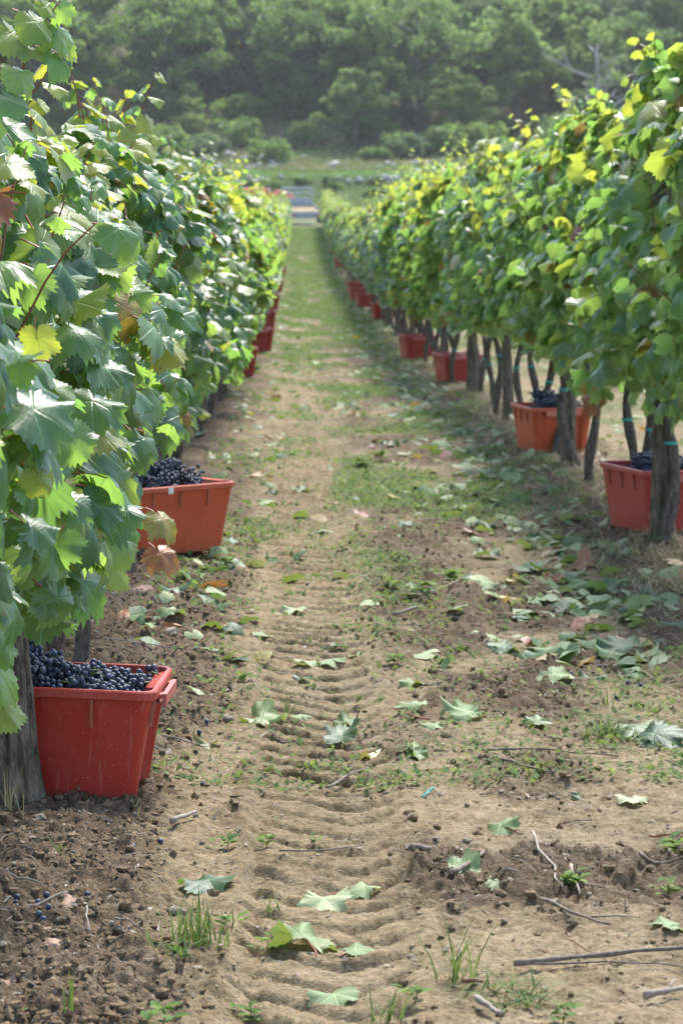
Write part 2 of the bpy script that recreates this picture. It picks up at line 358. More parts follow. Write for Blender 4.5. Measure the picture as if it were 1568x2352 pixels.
def leaf_mesh(name, mat, sd, curl, fold, wave, petiole=True, n_out=60, n_in=20, deep=1.0):
    V, F, uv = leaf_geo(n_out, n_in, True, sd, curl, fold, wave, deep); mi = np.zeros(len(F), int)
    if petiole:
        g = np.random.default_rng(sd); L = .75 + .3 * g.random(); b = len(V); P = []
        for k in range(4):
            t = k / 3; c = np.array([.06 * math.sin(t * 2), -L * t, -.05 - .30 * L * t * t]); rr = .022 + .006 * t
            for a in range(3): P.append(c + rr * np.array([math.cos(a * 2.094), 0, math.sin(a * 2.094)]))
        V = np.concatenate([V, np.array(P)]); uv = np.concatenate([uv, np.full((12, 2), .3)])
        Fp = [t for k in range(3) for a in range(3) for t in ((b + k * 3 + a, b + k * 3 + (a + 1) % 3, b + (k + 1) * 3 + (a + 1) % 3), (b + k * 3 + a, b + (k + 1) * 3 + (a + 1) % 3, b + (k + 1) * 3 + a))]
        F = np.concatenate([F, np.array(Fp)]); mi = np.concatenate([mi, np.ones(len(Fp), int)])
    return np_mesh(name, V, F, [mat, PETI], True, uv, mi)
# face winding: check the upper side looks up
_V, _F, _ = leaf_geo(12, 0, False, 1, 0, 0, 0)
_n = np.cross(_V[_F[0, 1]] - _V[_F[0, 0]], _V[_F[0, 2]] - _V[_F[0, 0]])
FLIP = _n[2] < 0
if FLIP:
    _lg = leaf_geo
    def leaf_geo(*a, **k):
        V, F, uv = _lg(*a, **k); return V, F[:, ::-1].copy(), uv
def leaf_set(tagn, mat, n, cr, fo, wa, sd0, petiole=True):
    g = np.random.default_rng(sd0)
    return [leaf_mesh(tagn, mat, sd0 + k, g.uniform(*cr), g.uniform(*fo), g.uniform(*wa), petiole, deep=g.uniform(.7, 1.5)) for k in range(n)]
LG = leaf_set('leaf_green', LEAF, 14, (.2, 1.0), (.15, .8), (.08, .24), 100)
LY = leaf_set('leaf_young', LEAFY, 5, (.2, .6), (.15, .5), (.06, .15), 200)
LA = leaf_set('leaf_autumn', LEAFA, 4, (.4, 1.0), (.3, .7), (.12, .25), 300)
FG = leaf_set('fallen_leaf', LEAFF, 14, (-.45, .5), (-.15, .4), (.15, .36), 430)
FP = leaf_set('fallen_leaf_pale', LEAFP, 9, (-.45, .5), (-.15, .4), (.15, .36), 530)
FA = leaf_set('fallen_leaf_autumn', LEAFA, 4, (-.6, .8), (.2, .8), (.15, .30), 600)
FY = leaf_set('fallen_leaf_yellow', LEAFYE, 2, (-.6, .8), (.4, .9), (.2, .35), 650)
FD = leaf_set('fallen_leaf_dry', LEAFD, 4, (-.9, .9), (.3, 1.0), (.2, .4), 700)
LOW = [leaf_geo(14, 0, False, 800 + k, .2 + .12 * k, .1 + .1 * k, .10, 1.2) for k in range(4)]

def frames(nrm, tip):
    n = nrm / np.linalg.norm(nrm, axis=1, keepdims=True); y = tip - n * np.sum(tip * n, 1, keepdims=True); y = y / (np.linalg.norm(y, axis=1, keepdims=True) + 1e-9)
    x = np.cross(y, n); return np.stack([x, y, n], 2)          # columns
def joined_leaves(name, pos, nrm, tip, size, code, mats, g):
    """many small blades as one mesh; code picks the material"""
    M = frames(nrm, tip) * size[:, None, None]; which = g.integers(0, len(LOW), len(pos)); Vs, Fs, Us, Ms, Ts = [], [], [], [], []; b = 0
    for k, (V, F, uv) in enumerate(LOW):
        I = np.where(which == k)[0]
        if len(I) == 0: continue
        W = np.einsum('lij,vj->lvi', M[I], V) + pos[I][:, None, :]; nv = len(V)
        Vs.append(W.reshape(-1, 3)); Fs.append((F[None] + (b + np.arange(len(I)) * nv)[:, None, None]).reshape(-1, 3)); b += len(I) * nv
        Us.append(np.tile(uv, (len(I), 1))); Ms.append(np.repeat(code[I], len(F))); Ts.append(np.repeat(g.random(len(I)), nv))
    return np_mesh(name, np.concatenate(Vs), np.concatenate(Fs), mats, True, np.concatenate(Us), np.concatenate(Ms), {'tone': np.concatenate(Ts)})

# ------------------------------------------------------------------ ground sheet
def build_ground():
    def rows(a, b, d0, d1):
        out = [a]; 
        while out[-1] < b: out.append(out[-1] + d0 + (d1 - d0) * (out[-1] - a) / (b - a))
        out[-1] = b; return out
    def xs(c, fine, n_coarse_l, n_coarse_r, lo, hi, L, Rr):
        f = np.arange(lo, hi + 1e-9, fine); l = L + (lo - L) * (1 - (1 - np.linspace(0, 1, n_coarse_l, endpoint=False)) ** 2.2); r = hi + (Rr - hi) * np.linspace(0, 1, n_coarse_r + 1)[1:] ** 2.2
        return np.concatenate([l, f, r])
    X = xs(0, .0068, 48, 96, -1.15, 2.25, -60.0, 75.0); X = X[:len(X) - (len(X) - 1) % 4]
    y1 = rows(1.0, 4.9, .3, .02); y2 = rows(4.9, 10.0, .008, .013); y3 = rows(10.0, 24.0, .016, .06); y4 = rows(24.0, 172.0, .08, 1.6)
    zones = [(X[::4], y1), (X, y2), (X[::2], y3), (X[::4], y4)]
    V = []; loops = []; starts = []; cnt = 0; base = 0; prev = None
    nl = 0
    for zi, (xz, yz) in enumerate(zones):
        yz = np.array(yz if zi == 0 else yz[1:]); gx, gy = np.meshgrid(xz, yz); n = len(xz)
        V.append(np.stack([gx.ravel(), gy.ravel(), zg(gx.ravel(), gy.ravel())], 1))
        idx = base + np.arange(n * len(yz)).reshape(len(yz), n)
        if prev is not None:
            a, b = prev, idx[0]; na, nb = len(a), len(b)
            if na == nb: q = np.stack([a[:-1], a[1:], b[1:], b[:-1]], 1)
            elif na < nb:
                s_ = (nb - 1) // (na - 1); q = np.stack([a[:-1], a[1:]] + [b[s_::s_] if k == 0 else b[s_ - k:-1:s_][:na - 1] for k in range(s_)] + [b[:-1:s_]], 1)
            else:
                s_ = (na - 1) // (nb - 1); q = np.stack([a[k:-1:s_][:nb - 1] for k in range(s_)] + [a[s_::s_], b[1:], b[:-1]], 1)
            loops.append(q)
        loops.append(np.stack([idx[:-1, :-1].ravel(), idx[:-1, 1:].ravel(), idx[1:, 1:].ravel(), idx[1:, :-1].ravel()], 1))
        prev = idx[-1]; base += n * len(yz)
    V = np.concatenate(V); me = bpy.data.meshes.new('ground'); me.vertices.add(len(V)); me.vertices.foreach_set('co', V.astype(np.float32).ravel())
    tot = np.concatenate([np.full(len(q), q.shape[1], np.int32) for q in loops]); flat = np.concatenate([q.ravel() for q in loops]).astype(np.int32)
    me.loops.add(len(flat)); me.loops.foreach_set('vertex_index', flat); me.polygons.add(len(tot))
    me.polygons.foreach_set('loop_start', np.concatenate([[0], np.cumsum(tot)[:-1]]).astype(np.int32))
    try: me.polygons.foreach_set('loop_total', tot)
    except Exception: pass
    me.update(calc_edges=True); me.polygons.foreach_set('use_smooth', np.full(len(tot), True)); me.materials.append(SOIL)
    x, y = V[:, 0], V[:, 1]
    for nm, val in (('rough', rough_mask(x, y)), ('grass', grass_mask(x, y))):
        at = me.attributes.new(nm, 'FLOAT', 'POINT'); at.data.foreach_set('value', val.astype(np.float32))
    me.validate(); return tag(link('ground', me), 'sandy vineyard soil with tyre tracks and fallen leaves', None, None, 'structure')
def grass_mask(x, y):
    x = np.asarray(x, float); y = np.asarray(y, float)
    xm = np.mod(x - ROW_L + PERIOD / 2, PERIOD) - PERIOD / 2
    strip = sstep(.32, .62, np.abs(xm) + (fbm(x * 3, y * .7, 3, 61) - .5) * .5)
    n = fbm(x * 2.5, y * .8, 4, 63)
    far = sstep(9, 60, y)
    thr = .52 - .12 * far
    wheel = 1 - .55 * sstep(.22, .05, np.abs(x - .07)) * sstep(60, 30, y)
    return np.clip(sstep(thr, thr + .16, n) * strip * sstep(9.5, 15, y) * wheel * (.45 + .55 * sstep(15, 70, y)) + sstep(90, 150, y) * .35, 0, .88)
ground = build_ground()

# ------------------------------------------------------------------ hillside beyond the field
HY = np.array([164, 172, 178, 181, 183.5, 188, 193, 203, 216, 235, 262, 300, 350, 430, 520]); HZ = np.array([1.0, 1.45, 2.1, 2.7, 3.75, 3.9, 4.1, 4.9, 6.4, 11.5, 21.5, 36, 52, 72, 90])
def zh(x, y):
    x = np.asarray(x, float); y = np.asarray(y, float)
    return np.interp(y, HY, HZ) + (fbm(x * .10, y * .10, 3, 71) - .5) * 2.4 * sstep(190, 225, y) + (fbm(x * .6, y * .6, 3, 73) - .5) * .45 * sstep(172, 180, y)
def hill_mat():
    M = NT('hillside_grass'); co = M.coord('Object'); n = M.noise(.16, 4.0, co); n2 = M.noise(2.2, 4.0, co); yy = M.N('ShaderNodeSeparateXYZ'); M.L(co, yy.inputs[0])
    dry = M.ramp(n2, [(.3, (.11, .085, .05)), (.7, (.22, .17, .11))]); gr = M.ramp(n2, [(.3, (.035, .06, .022)), (.7, (.085, .12, .04))])
    c = M.mix(M.maprange(n, .47, .58), gr, dry)
    strip = M.math('MULTIPLY', M.maprange(yy.outputs[1], 182.8, 183.8), M.maprange(yy.outputs[1], 190.5, 188.5)); c = M.mix(strip, c, M.ramp(n2, [(.3, (.045, .11, .022)), (.75, (.09, .18, .035))]))
    low = M.maprange(yy.outputs[1], 183.4, 182.4); c = M.mix(M.math('MULTIPLY', low, .8), c, gr)
    M.L(c, M.b.inputs['Base Color']); M.b.inputs['Roughness'].default_value = .95; M.b.inputs['Specular IOR Level'].default_value = .05; M.L(M.bump(n2, .8, .3), M.b.inputs['Normal']); return M.m
hx = np.linspace(-170, 200, 240); hy = np.concatenate([np.linspace(163, 200, 90), np.linspace(201, 520, 130)]); gx, gy = np.meshgrid(hx, hy); hz = zh(gx.ravel(), gy.ravel()); nI = np.arange(gx.size).reshape(gx.shape)
hz = hz - (gy.ravel() < 165) * .6
hill = link('hillside', np_mesh('hillside', np.stack([gx.ravel(), gy.ravel(), hz], 1), np.stack([nI[:-1, :-1].ravel(), nI[:-1, 1:].ravel(), nI[1:, 1:].ravel(), nI[1:, :-1].ravel()], 1), hill_mat()))
tag(hill, 'terraced hillside with dry grass behind the vineyard', None, None, 'structure')
outer = MB(); outer.add([(-900, -300, -3), (900, -300, -3), (900, 170, -3), (-900, 170, -3)], [(0, 1, 2, 3)])
tag(outer.build('field', simple('far_field', (.16, .14, .075), .95, nscale=.05)), 'plain field around the vineyard', None, None, 'structure')

# ------------------------------------------------------------------ posts
def post_mesh(name, H, r, sd, n=22, rings=40):
    g = np.random.default_rng(sd); V = []
    a = np.linspace(0, 2 * np.pi, n, endpoint=False)
    for i in range(rings + 1):
        t = i / rings; z = -.25 + (H + .25) * t
        groove = (fbm(np.cos(a) * 2.2 + 5 + sd, np.sin(a) * 2.2 + z * .7, 3, sd) - .5) * .34 - np.maximum(0, 1 - np.abs(fbm(np.cos(a) * 4.0 + sd, np.sin(a) * 4.0 + z * .9, 2, sd + 9) - .5) * 9) * .20 + (fbm(np.cos(a) * 9 + sd, np.sin(a) * 9 + z * 6, 2, sd + 19) - .5) * .16
        rr = r * (1.02 - .22 * t + .30 * math.exp(-max(z, 0) / .14)) * (1 + groove); cx = .012 * math.sin(z * 2 + sd); cy = .010 * math.sin(z * 1.4 + sd * 2)
        V.append(np.stack([cx + rr * np.cos(a), cy + rr * np.sin(a), np.full(n, z)], 1))
    V = np.concatenate(V); V = np.concatenate([V, [[V[-n:, 0].mean(), V[-n:, 1].mean(), H + .004]]]); top = len(V) - 1
    F = [(i * n + k, i * n + (k + 1) % n, (i + 1) * n + (k + 1) % n) for i in range(rings) for k in range(n)] + [(i * n + k, (i + 1) * n + (k + 1) % n, (i + 1) * n + k) for i in range(rings) for k in range(n)]
    F += [(rings * n + k, rings * n + (k + 1) % n, top) for k in range(n)]
    return np_mesh(name, V, np.array(F), POSTM, False)
PM = [post_mesh('wooden_post', 1.93, .064, 3, 64, 120), post_mesh('wooden_post', 1.78, .052, 5), post_mesh('wooden_post', 1.75, .038, 8), post_mesh('wooden_post', 1.80, .041, 13)]
ORD = ['nearest', 'second', 'third', 'fourth', 'fifth', 'sixth', 'seventh', 'eighth', 'ninth', 'tenth', 'eleventh', 'twelfth']
for side, X0, d0 in (('left', ROW_L, 7.08), ('right', ROW_R - .03, 12.6)):
    k = 0; d = d0
    while d < 147:
        if side == 'left' and k == 1: d = 11.75
        me = PM[0] if (side == 'left' and k == 0) else PM[1 + k % 3]
        px = X0 + (rng.random() - .5) * .06 * (k > 0) + (.004 if (side, k) == ('left', 0) else 0)
        o = link('wooden_post', me); z = float(zg(px, d, False)); o.location = (px, d, z)
        o.rotation_euler = (R(rng.normal(0, 1.2)), R(rng.normal(0, 1.4)) if k else R(-1.5), rng.random() * 6 if k else 0)
        if d > 20: o.scale = (1, 1, 1.08)
        if k == 0: lab = 'thick cracked wooden post standing in front of the big red crate' if side == 'left' else 'thick grey wooden post in front of the crate at the right edge'
        elif k < 6: lab = f'{ORD[k]} weathered wooden trellis post along the {side} vine row'
        else: lab = f'weathered wooden trellis post in the far part of the {side} vine row'
        tag(o, lab, 'post', f'trellis posts of the {side} row'); k += 1; d = d0 + 4.65 * k
WIRE = simple('trellis_wire', (.25, .24, .22), .45, .8)
for side, X0, ya in (('left', ROW_L, 4.6), ('right', ROW_R - .03, 9.0)):
    for hz_, nm in ((.78, 'lower'), (1.35, 'upper')):
        ys = np.linspace(ya, 146, 60); m = MB(); m.tube([(X0 + .05, y, float(zg(X0, y, False)) + hz_) for y in ys], .0016, 4)
        tag(m.build('trellis_wire', WIRE), f'thin {nm} trellis wire running through the {side} vine row', 'wire')

# ------------------------------------------------------------------ vines
def vine_leaves(g, n, H, zb, half, L, inner=False, codes=(.80, .12, .025)):
    """positions round a vine: alley side +X, row along Y, base at 0"""
    u = g.random(n); face = u < (.76 if not inner else .5); ph = g.random() * 50
    y = g.uniform(-L / 2, L / 2, n); zbl = zb + (fbm(y * 2.2 + ph, y * 0 + ph, 2, 7) - .5) * .32
    z = np.where(face, zbl + (H - zbl) * g.random(n) ** .92, H - g.exponential(.07, n) - .03)
    z = np.where(~face, z + (fbm(y * 3 + ph, y * 0, 2, 9) - .5) * .30, z)
    t = np.clip((z - zb) / (H - zb), 0, 1); prof = half * (.62 + .48 * np.sin(np.pi * np.clip(t, 0, 1) ** .75)) * np.where(t > .8, 1 - (t - .8) * 1.6, 1)
    prof = prof + (fbm(y * 2.6 + ph, z * 2.6, 2, 11) - .5) * .40 - .10 * sstep(.58, .68, fbm(y * 4 + ph, z * 4, 2, 15))
    x = np.where(face, prof - g.exponential(.055, n), g.uniform(-1, 1, n) * prof)
    if inner: x = g.uniform(-1.0, .55, n) * prof
    up = np.where(face, 1.0, 1.2) + g.normal(0, .48, n)
    nrm = np.stack([np.where(face, .62, .22) + g.normal(0, .5, n), g.normal(-.40, .52, n), up], 1)
    nrm = np.where((np.abs(nrm).sum(1) < .2)[:, None], np.array([1., 0, 0]), nrm)
    tip = np.stack([np.where(face, .55, .5) + g.normal(0, .35, n), g.normal(0, .6, n), np.where(face, -.85, -.30) + g.normal(0, .25, n)], 1)
    size = g.uniform(.048, .106, n) * np.where(t > .88, .82, 1.0)
    r = g.random(n); young = r < (codes[1] * np.where(t > .82, 2.6, .75)); aut = (r > 1 - codes[2])
    code = np.where(aut, 2, np.where(young, 1, 0))
    return np.stack([x, y, z], 1), nrm, tip, size, code
def shoot_path(g, start, L, lean, n=7):
    p = np.array(start, float); d = np.array(lean, float); d /= np.linalg.norm(d); out = [p.copy()]
    for i in range(n):
        d = d + g.normal(0, .10, 3); d /= np.linalg.norm(d); p = p + d * L / n; out.append(p.copy())
    return np.array(out)
def shoot_leaves(path, g, s0=.075, s1=.03, code=1):
    n = len(path); pos, nr, tp, si, co = [], [], [], [], []
    for i in range(1, n):
        t = i / (n - 1); d = path[i] - path[i - 1]; sgn = 1 if i % 2 else -1
        side = np.array([sgn * .8 + g.normal(0, .3), g.normal(0, .7), .15]); side /= np.linalg.norm(side); s = s0 + (s1 - s0) * t
        pos.append(path[i] + side * s * .8); nr.append(np.array([0, -.3, 1.]) + side * .7 + g.normal(0, .3, 3)); tp.append(side + np.array([0, 0, -.7])); si.append(s); co.append(code if g.random() < .75 else 0)
    return np.array(pos), np.array(nr), np.array(tp), np.array(si), np.array(co)
def cat(*parts): return [np.concatenate([p[i] for p in parts]) for i in range(5)]
def trunk_mesh(sd, H=.85, r=.023):
    g = np.random.default_rng(sd); m = MB(); pts = []; p = np.array([0, 0, -.12])
    lean = g.normal(0, .15, 2) * np.array([.4, 1]); n = 12
    for i in range(n + 1):
        t = i / n; pts.append((lean[0] * t * .6 + .034 * math.sin(t * 8 + sd), lean[1] * t * 1.6 + .045 * math.sin(t * 5 + sd * 2), -.12 + (H + .12) * t))
    rad = [r * (1.35 - .5 * (i / n)) * (1 + .16 * math.sin(i * 1.9 + sd)) * (1.25 if i >= n - 1 else 1) for i in range(n + 1)]
    m.tube(pts, rad, 10, 0, True, .12, g)
    top = np.array(pts[-1])
    for s_ in (-1, 1):                                  # the two arms along the wire
        m.tube([top + np.array([0, 0, -.03]), top + np.array([.01, s_ * .12, .03]), top + np.array([0.0, s_ * .32, .02]), top + np.array([.01, s_ * .52, .05])], [r * .8, r * .6, r * .45, r * .3], 7, 0, True, .1, g)
    return m.mesh('vine_trunk', BARK, True), np.array(pts)
TRUNKS = [trunk_mesh(s) for s in range(40, 47)]
MATS3 = [LEAF, LEAFY, LEAFA]
def far_variant(sd, H, zb):
    g = np.random.default_rng(sd); a = vine_leaves(g, 680, H, zb, .30, 1.25, codes=(.8, .26, .03)); b = vine_leaves(g, 190, H, zb, .28, 1.2, True); parts = [a, b]
    for k in range(g.integers(2, 6)):
        pth = shoot_path(g, (g.normal(0, .1), g.uniform(-.5, .5), H - .05), g.uniform(.12, .42), (g.normal(.1, .25), g.normal(0, .25), 1)); parts.append(shoot_leaves(pth, g, .07, .03))
    P = cat(*parts); return joined_leaves('vine_foliage', *P, MATS3, g)
FAR_L = [far_variant(900 + k, 1.90 + .05 * (k % 3), .50 + .05 * (k % 4)) for k in range(7)]
FAR_R = [far_variant(930 + k, 2.02 + .06 * (k % 3), .64 + .04 * (k % 4)) for k in range(7)]
INNER = [joined_leaves('vine_foliage', *vine_leaves(np.random.default_rng(960 + k), 420, 1.78, .66, .27, 1.2, True), MATS3, np.random.default_rng(k)) for k in range(4)]
TIEM = MB(); TIEM.tube([(0, 0, -.007), (0, 0, .007)], [.030, .030], 10, 0, False); TIEM.tube([(.033, 0, 0), (.046, .004, -.010), (.044, .0, -.035)], .0025, 4); TIE_ME = TIEM.mesh('teal_tie', TIE)

def row_x(side, d): return ROW_L if side == 'left' else ROW_R - .10 * float(sstep(24, 34, d))
TALL = {('left', 2): [(-.05, .26), (.10, .12)], ('left', 3): [(-.2, .10), (.2, .12)], ('left', 4): [(.1, .12)], ('left', 5): [(.05, .36), (.12, .30), (.3, .2)], ('left', 6): [(-.35, .34), (-.2, .2)], ('left', 7): [(.2, .15)], ('left', 9): [(.1, .20)], ('left', 11): [(0, .22)], ('left', 13): [(0, .12)], ('right', 1): [(-.2, .18)], ('right', 2): [(.2, .2)], ('right', 3): [(.2, .28)], ('right', 4): [(-.2, .2)], ('right', 5): [(.1, .30), (-.3, .2)], ('right', 6): [(0, .24)], ('right', 7): [(.2, .2)], ('right', 8): [(.2, .32)], ('right', 9): [(-.1, .2)], ('right', 10): [(.1, .26)]}
def tie_at(path, h): return Matrix.Translation((float(np.interp(h, path[:, 2], path[:, 0])), float(np.interp(h, path[:, 2], path[:, 1])), h))
def near_vine(side, d, i, H, zb, nleaf, lab, lows=()):
    s = 1 if side == 'left' else -1; X0 = ROW_L if side == 'left' else ROW_R; g = np.random.default_rng(5000 + i + (300 if s < 0 else 0))
    root = empty('grapevine', (X0 + g.normal(0, .03) - (.13 if s > 0 and d < 6.5 else .06 if s > 0 and 9 < d < 13 else 0), d, float(zg(X0, d, False)))); tag(root, lab, 'grapevine', f'grapevines of the {side} row')
    k = int(g.integers(0, len(TRUNKS))); tm, path = TRUNKS[k]; RT = Matrix.Rotation(g.random() * .6 - .3 + (0 if s > 0 else math.pi), 4, 'Z'); tr = link('trunk', tm, root, RT)
    if s < 0 or g.random() < .6:
        hz_ = g.uniform(.28, .5); link('tie', TIE_ME, root, RT @ tie_at(path, hz_) @ Matrix.Rotation(g.random() * 6, 4, 'Z'))
    fo = link('foliage', INNER[i % len(INNER)], root, Matrix.Rotation(0 if s > 0 else math.pi, 4, 'Z') @ Matrix.Scale(H / 1.78, 4, (0, 0, 1))); fo['kind'] = 'stuff'
    parts = [vine_leaves(g, nleaf, H, zb, .27, 1.15)]
    for q in range(6):
        y0 = g.uniform(-.5, .5); p0 = (g.normal(.02, .05), y0, .80 + g.normal(0, .05)); L = H - .8 + g.uniform(-.30, .06); pth = shoot_path(g, p0, L, (g.normal(.12, .10), g.normal(0, .16), 1), 9)
        m = MB(); pp = pth.copy(); pp[:, :2] *= s; m.tube(pp, np.linspace(.0055, .0018, len(pp)), 5); c = m.build('cane', CANE, root)
        hi = pth[pth[:, 2] > H - .30]
        if len(hi) > 2: parts.append(shoot_leaves(hi, g, .082, .035))
    for (yy, ln) in TALL.get((side, i), ()):                 # upright leafy shoots that stand above the hedge
        for q in range(2):
            pth = shoot_path(g, (g.normal(.05, .04), yy + g.normal(0, .04), H - .10), ln + .1, (g.normal(.05, .12), g.normal(0, .12), 1), 9); pp = pth.copy(); pp[:, :2] *= s; m = MB(); m.tube(pp, np.linspace(.0045, .0016, len(pp)), 5); m.build('cane', CANE, root); parts.append(shoot_leaves(pth, g, .088, .034))
    P = cat(*parts)
    for pt, nr, tp, sz, co in zip(*P):
        add_leaf(root, pt, nr, tp, sz, int(co), s, g)
    return root
def add_leaf(root, pt, nr, tp, sz, co, s, g):
    n = Vector(nr).normalized(); t = Vector(tp); y = (t - n * t.dot(n)).normalized(); x = y.cross(n)
    M = Matrix(((x.x, y.x, n.x, pt[0]), (x.y, y.y, n.y, pt[1]), (x.z, y.z, n.z, pt[2]), (0, 0, 0, 1)))
    if s < 0: M = Matrix.Rotation(math.pi, 4, 'Z') @ M
    lib = (LG, LY, LA)[co]; return link('leaf', lib[int(g.integers(0, len(lib)))], root, M @ Matrix.Scale(float(sz), 4))

def band(d): return 'just past the near vines' if d < 27 else 'about level with the fourth crates' if d < 40 else 'in its middle stretch' if d < 62 else 'where it narrows far off' if d < 100 else 'at its far end by the trailer'
# left row
dl = 4.75; i = 0; LEFT = []
while dl < 147:
    LEFT.append(dl); dl += 1.12 + rng.normal(0, .03); i += 1
dr = 12.42; RIGHT = [11.25]
while dr < 147:
    RIGHT.append(dr); dr += 1.15 + rng.normal(0, .03)
VL = []; VR = []
for i, d in enumerate(LEFT):
    if i < 15:
        H = [1.70, 1.72, 1.64, 1.58, 1.62, 1.70, 1.64][i] if i < 7 else 1.68 + rng.normal(0, .05); zb = [.66, .64, .66, .60, .76, .90, .90, .76][i] if i < 8 else .46
        lab = ['grapevine at the left edge with the largest leaves closest to the camera', 'grapevine with leaves hanging beside the thick left post', 'grapevine whose foliage hangs over the grape filled red crate', 'leafy grapevine with its trunk just behind the big red crate'][i] if i < 4 else f'{ORD[i - 1] if i < 12 else str(i) + "th"} leafy grapevine counted along the left row from the camera'
        VL.append(near_vine('left', d, i, H, zb, 280, lab))
    else:
        f = FAR_L[int(rng.integers(0, 7))]; X = ROW_L + rng.normal(0, .04); root = empty('grapevine', (X, d, float(zg(X, d, False))), 0, 1.0)
        link('trunk', TRUNKS[i % 7][0], root); h = .93 + .12 * sstep(20, 60, d) - .22 * sstep(75, 125, d) + rng.normal(0, .035); fo = link('foliage', f, root, Matrix.Diagonal((1, rng.choice([-1, 1]), h, 1)) ); fo['kind'] = 'stuff'
        tag(root, f'grapevine in the left hedge row {band(d)}', 'grapevine', 'grapevines of the left row')
def hang(root, px, py, d, spx, code, nrm=(.5, -.6, .6), tip=(.45, -.2, -.9)):
    p = Vector((0, 0, CAMZ)) + ray(px, py) * (d / ray(px, py).y) - root.location; add_leaf(root, p, np.array(nrm) + gh.normal(0, .18, 3), np.array(tip) + gh.normal(0, .2, 3), spx / FPX * d / 1.5, code, 1, gh)
gh = np.random.default_rng(12)
for k, L_ in ((1, [(60, 1270, 6.25, 205, 0), (20, 1330, 6.2, 130, 0), (75, 1380, 6.5, 105, 1), (-15, 1430, 6.3, 160, 0), (-18, 1530, 6.45, 180, 0), (12, 1630, 6.55, 100, 1), (95, 1300, 6.5, 120, 0), (40, 1060, 6.0, 165, 0), (15, 850, 5.8, 170, 0), (60, 1160, 6.1, 130, 0)]), (3, [(190, 1330, 8.0, 150, 0), (170, 1250, 8.1, 140, 0), (270, 1240, 8.6, 115, 0), (235, 1090, 7.8, 185, 0), (325, 1010, 8.3, 115, 0), (180, 930, 7.4, 150, 1), (130, 1330, 7.7, 120, 0), (205, 1180, 7.9, 120, 0)]), (5, [(300, 1215, 9.3, 110, 0), (375, 1190, 9.7, 95, 2), (370, 1270, 9.8, 85, 2), (270, 1310, 9.3, 90, 1), (285, 1140, 9.4, 110, 0)])):
    for a in L_: hang(VL[k], *a)
for a in [(28, 75, 6.9, 115, 1), (82, 48, 6.92, 105, 1), (135, 72, 6.95, 95, 0), (128, 118, 6.95, 100, 0), (140, 18, 6.98, 70, 0), (62, 112, 6.9, 75, 1), (42, 165, 6.85, 95, 0), (15, 225, 6.8, 105, 0), (105, 15, 6.95, 55, 1), (20, 290, 6.7, 110, 0)]: hang(VL[2], *a, nrm=(.25, -.55, .6), tip=(.5, -.2, -.7))
pts_ = [Vector((0, 0, CAMZ)) + ray(px, py) * (6.97 / ray(px, py).y) - VL[2].location for px, py in ((15, 330), (35, 230), (60, 130), (95, 60), (138, 2))]; m = MB(); m.tube(pts_, [.0045, .004, .0035, .003, .002], 6); m.build('cane', CANE, VL[2], True)
for i, d in enumerate(RIGHT):
    if i < 11:
        H = 1.94 + .06 * math.sin(i * 1.7) + rng.normal(0, .04); zb = .68
        lab = ['tall grapevine at the right edge with yellowing top leaves', 'grapevine with its trunk tied beside the thick right post'][i] if i < 2 else f'{ORD[i]} grapevine counted along the right row from the right edge'
        VR.append(near_vine('right', d, i, H, zb, 285, lab))
    else:
        f = FAR_R[int(rng.integers(0, 7))]; X = row_x('right', d) + rng.normal(0, .04); root = empty('grapevine', (X, d, float(zg(X, d, False))), math.pi)
        link('trunk', TRUNKS[(i * 3) % 7][0], root)
        if d < 34: link('tie', TIE_ME, root, tie_at(TRUNKS[(i * 3) % 7][1], rng.uniform(.28, .5)))
        h = 1.02 - .10 * sstep(30, 65, d) - .06 * sstep(90, 146, d) + rng.normal(0, .04); fo = link('foliage', f, root, Matrix.Diagonal((1, rng.choice([-1, 1]), h, 1))); fo['kind'] = 'stuff'
        tag(root, f'grapevine in the right hedge row {band(d)}', 'grapevine', 'grapevines of the right row')
for k, d in enumerate(np.arange(30, 62, 1.2)):
    X = ROW_R + PERIOD + rng.normal(0, .04); root = empty('grapevine', (X, d, float(zg(X, d, False))), math.pi); link('trunk', TRUNKS[k % 7][0], root); fo = link('foliage', FAR_R[k % 7], root); fo['kind'] = 'stuff'
    tag(root, 'grapevine of the next row glimpsed between the right trunks', 'grapevine', 'grapevines of the row beyond')

for k, a in ((2, (1365, 560, 13.3, 60, 2)), (2, (1352, 705, 13.4, 75, 2)), (2, (1362, 905, 13.5, 70, 2)), (2, (1345, 870, 13.6, 55, 2)), (1, (1530, 640, 12.1, 80, 1)), (1, (1545, 870, 12.0, 95, 1)), (1, (1500, 240, 12.2, 90, 1)), (1, (1480, 270, 12.3, 80, 1))): hang(VR[k], *a, nrm=(-.4, -.6, .5), tip=(-.4, -.2, -.9))
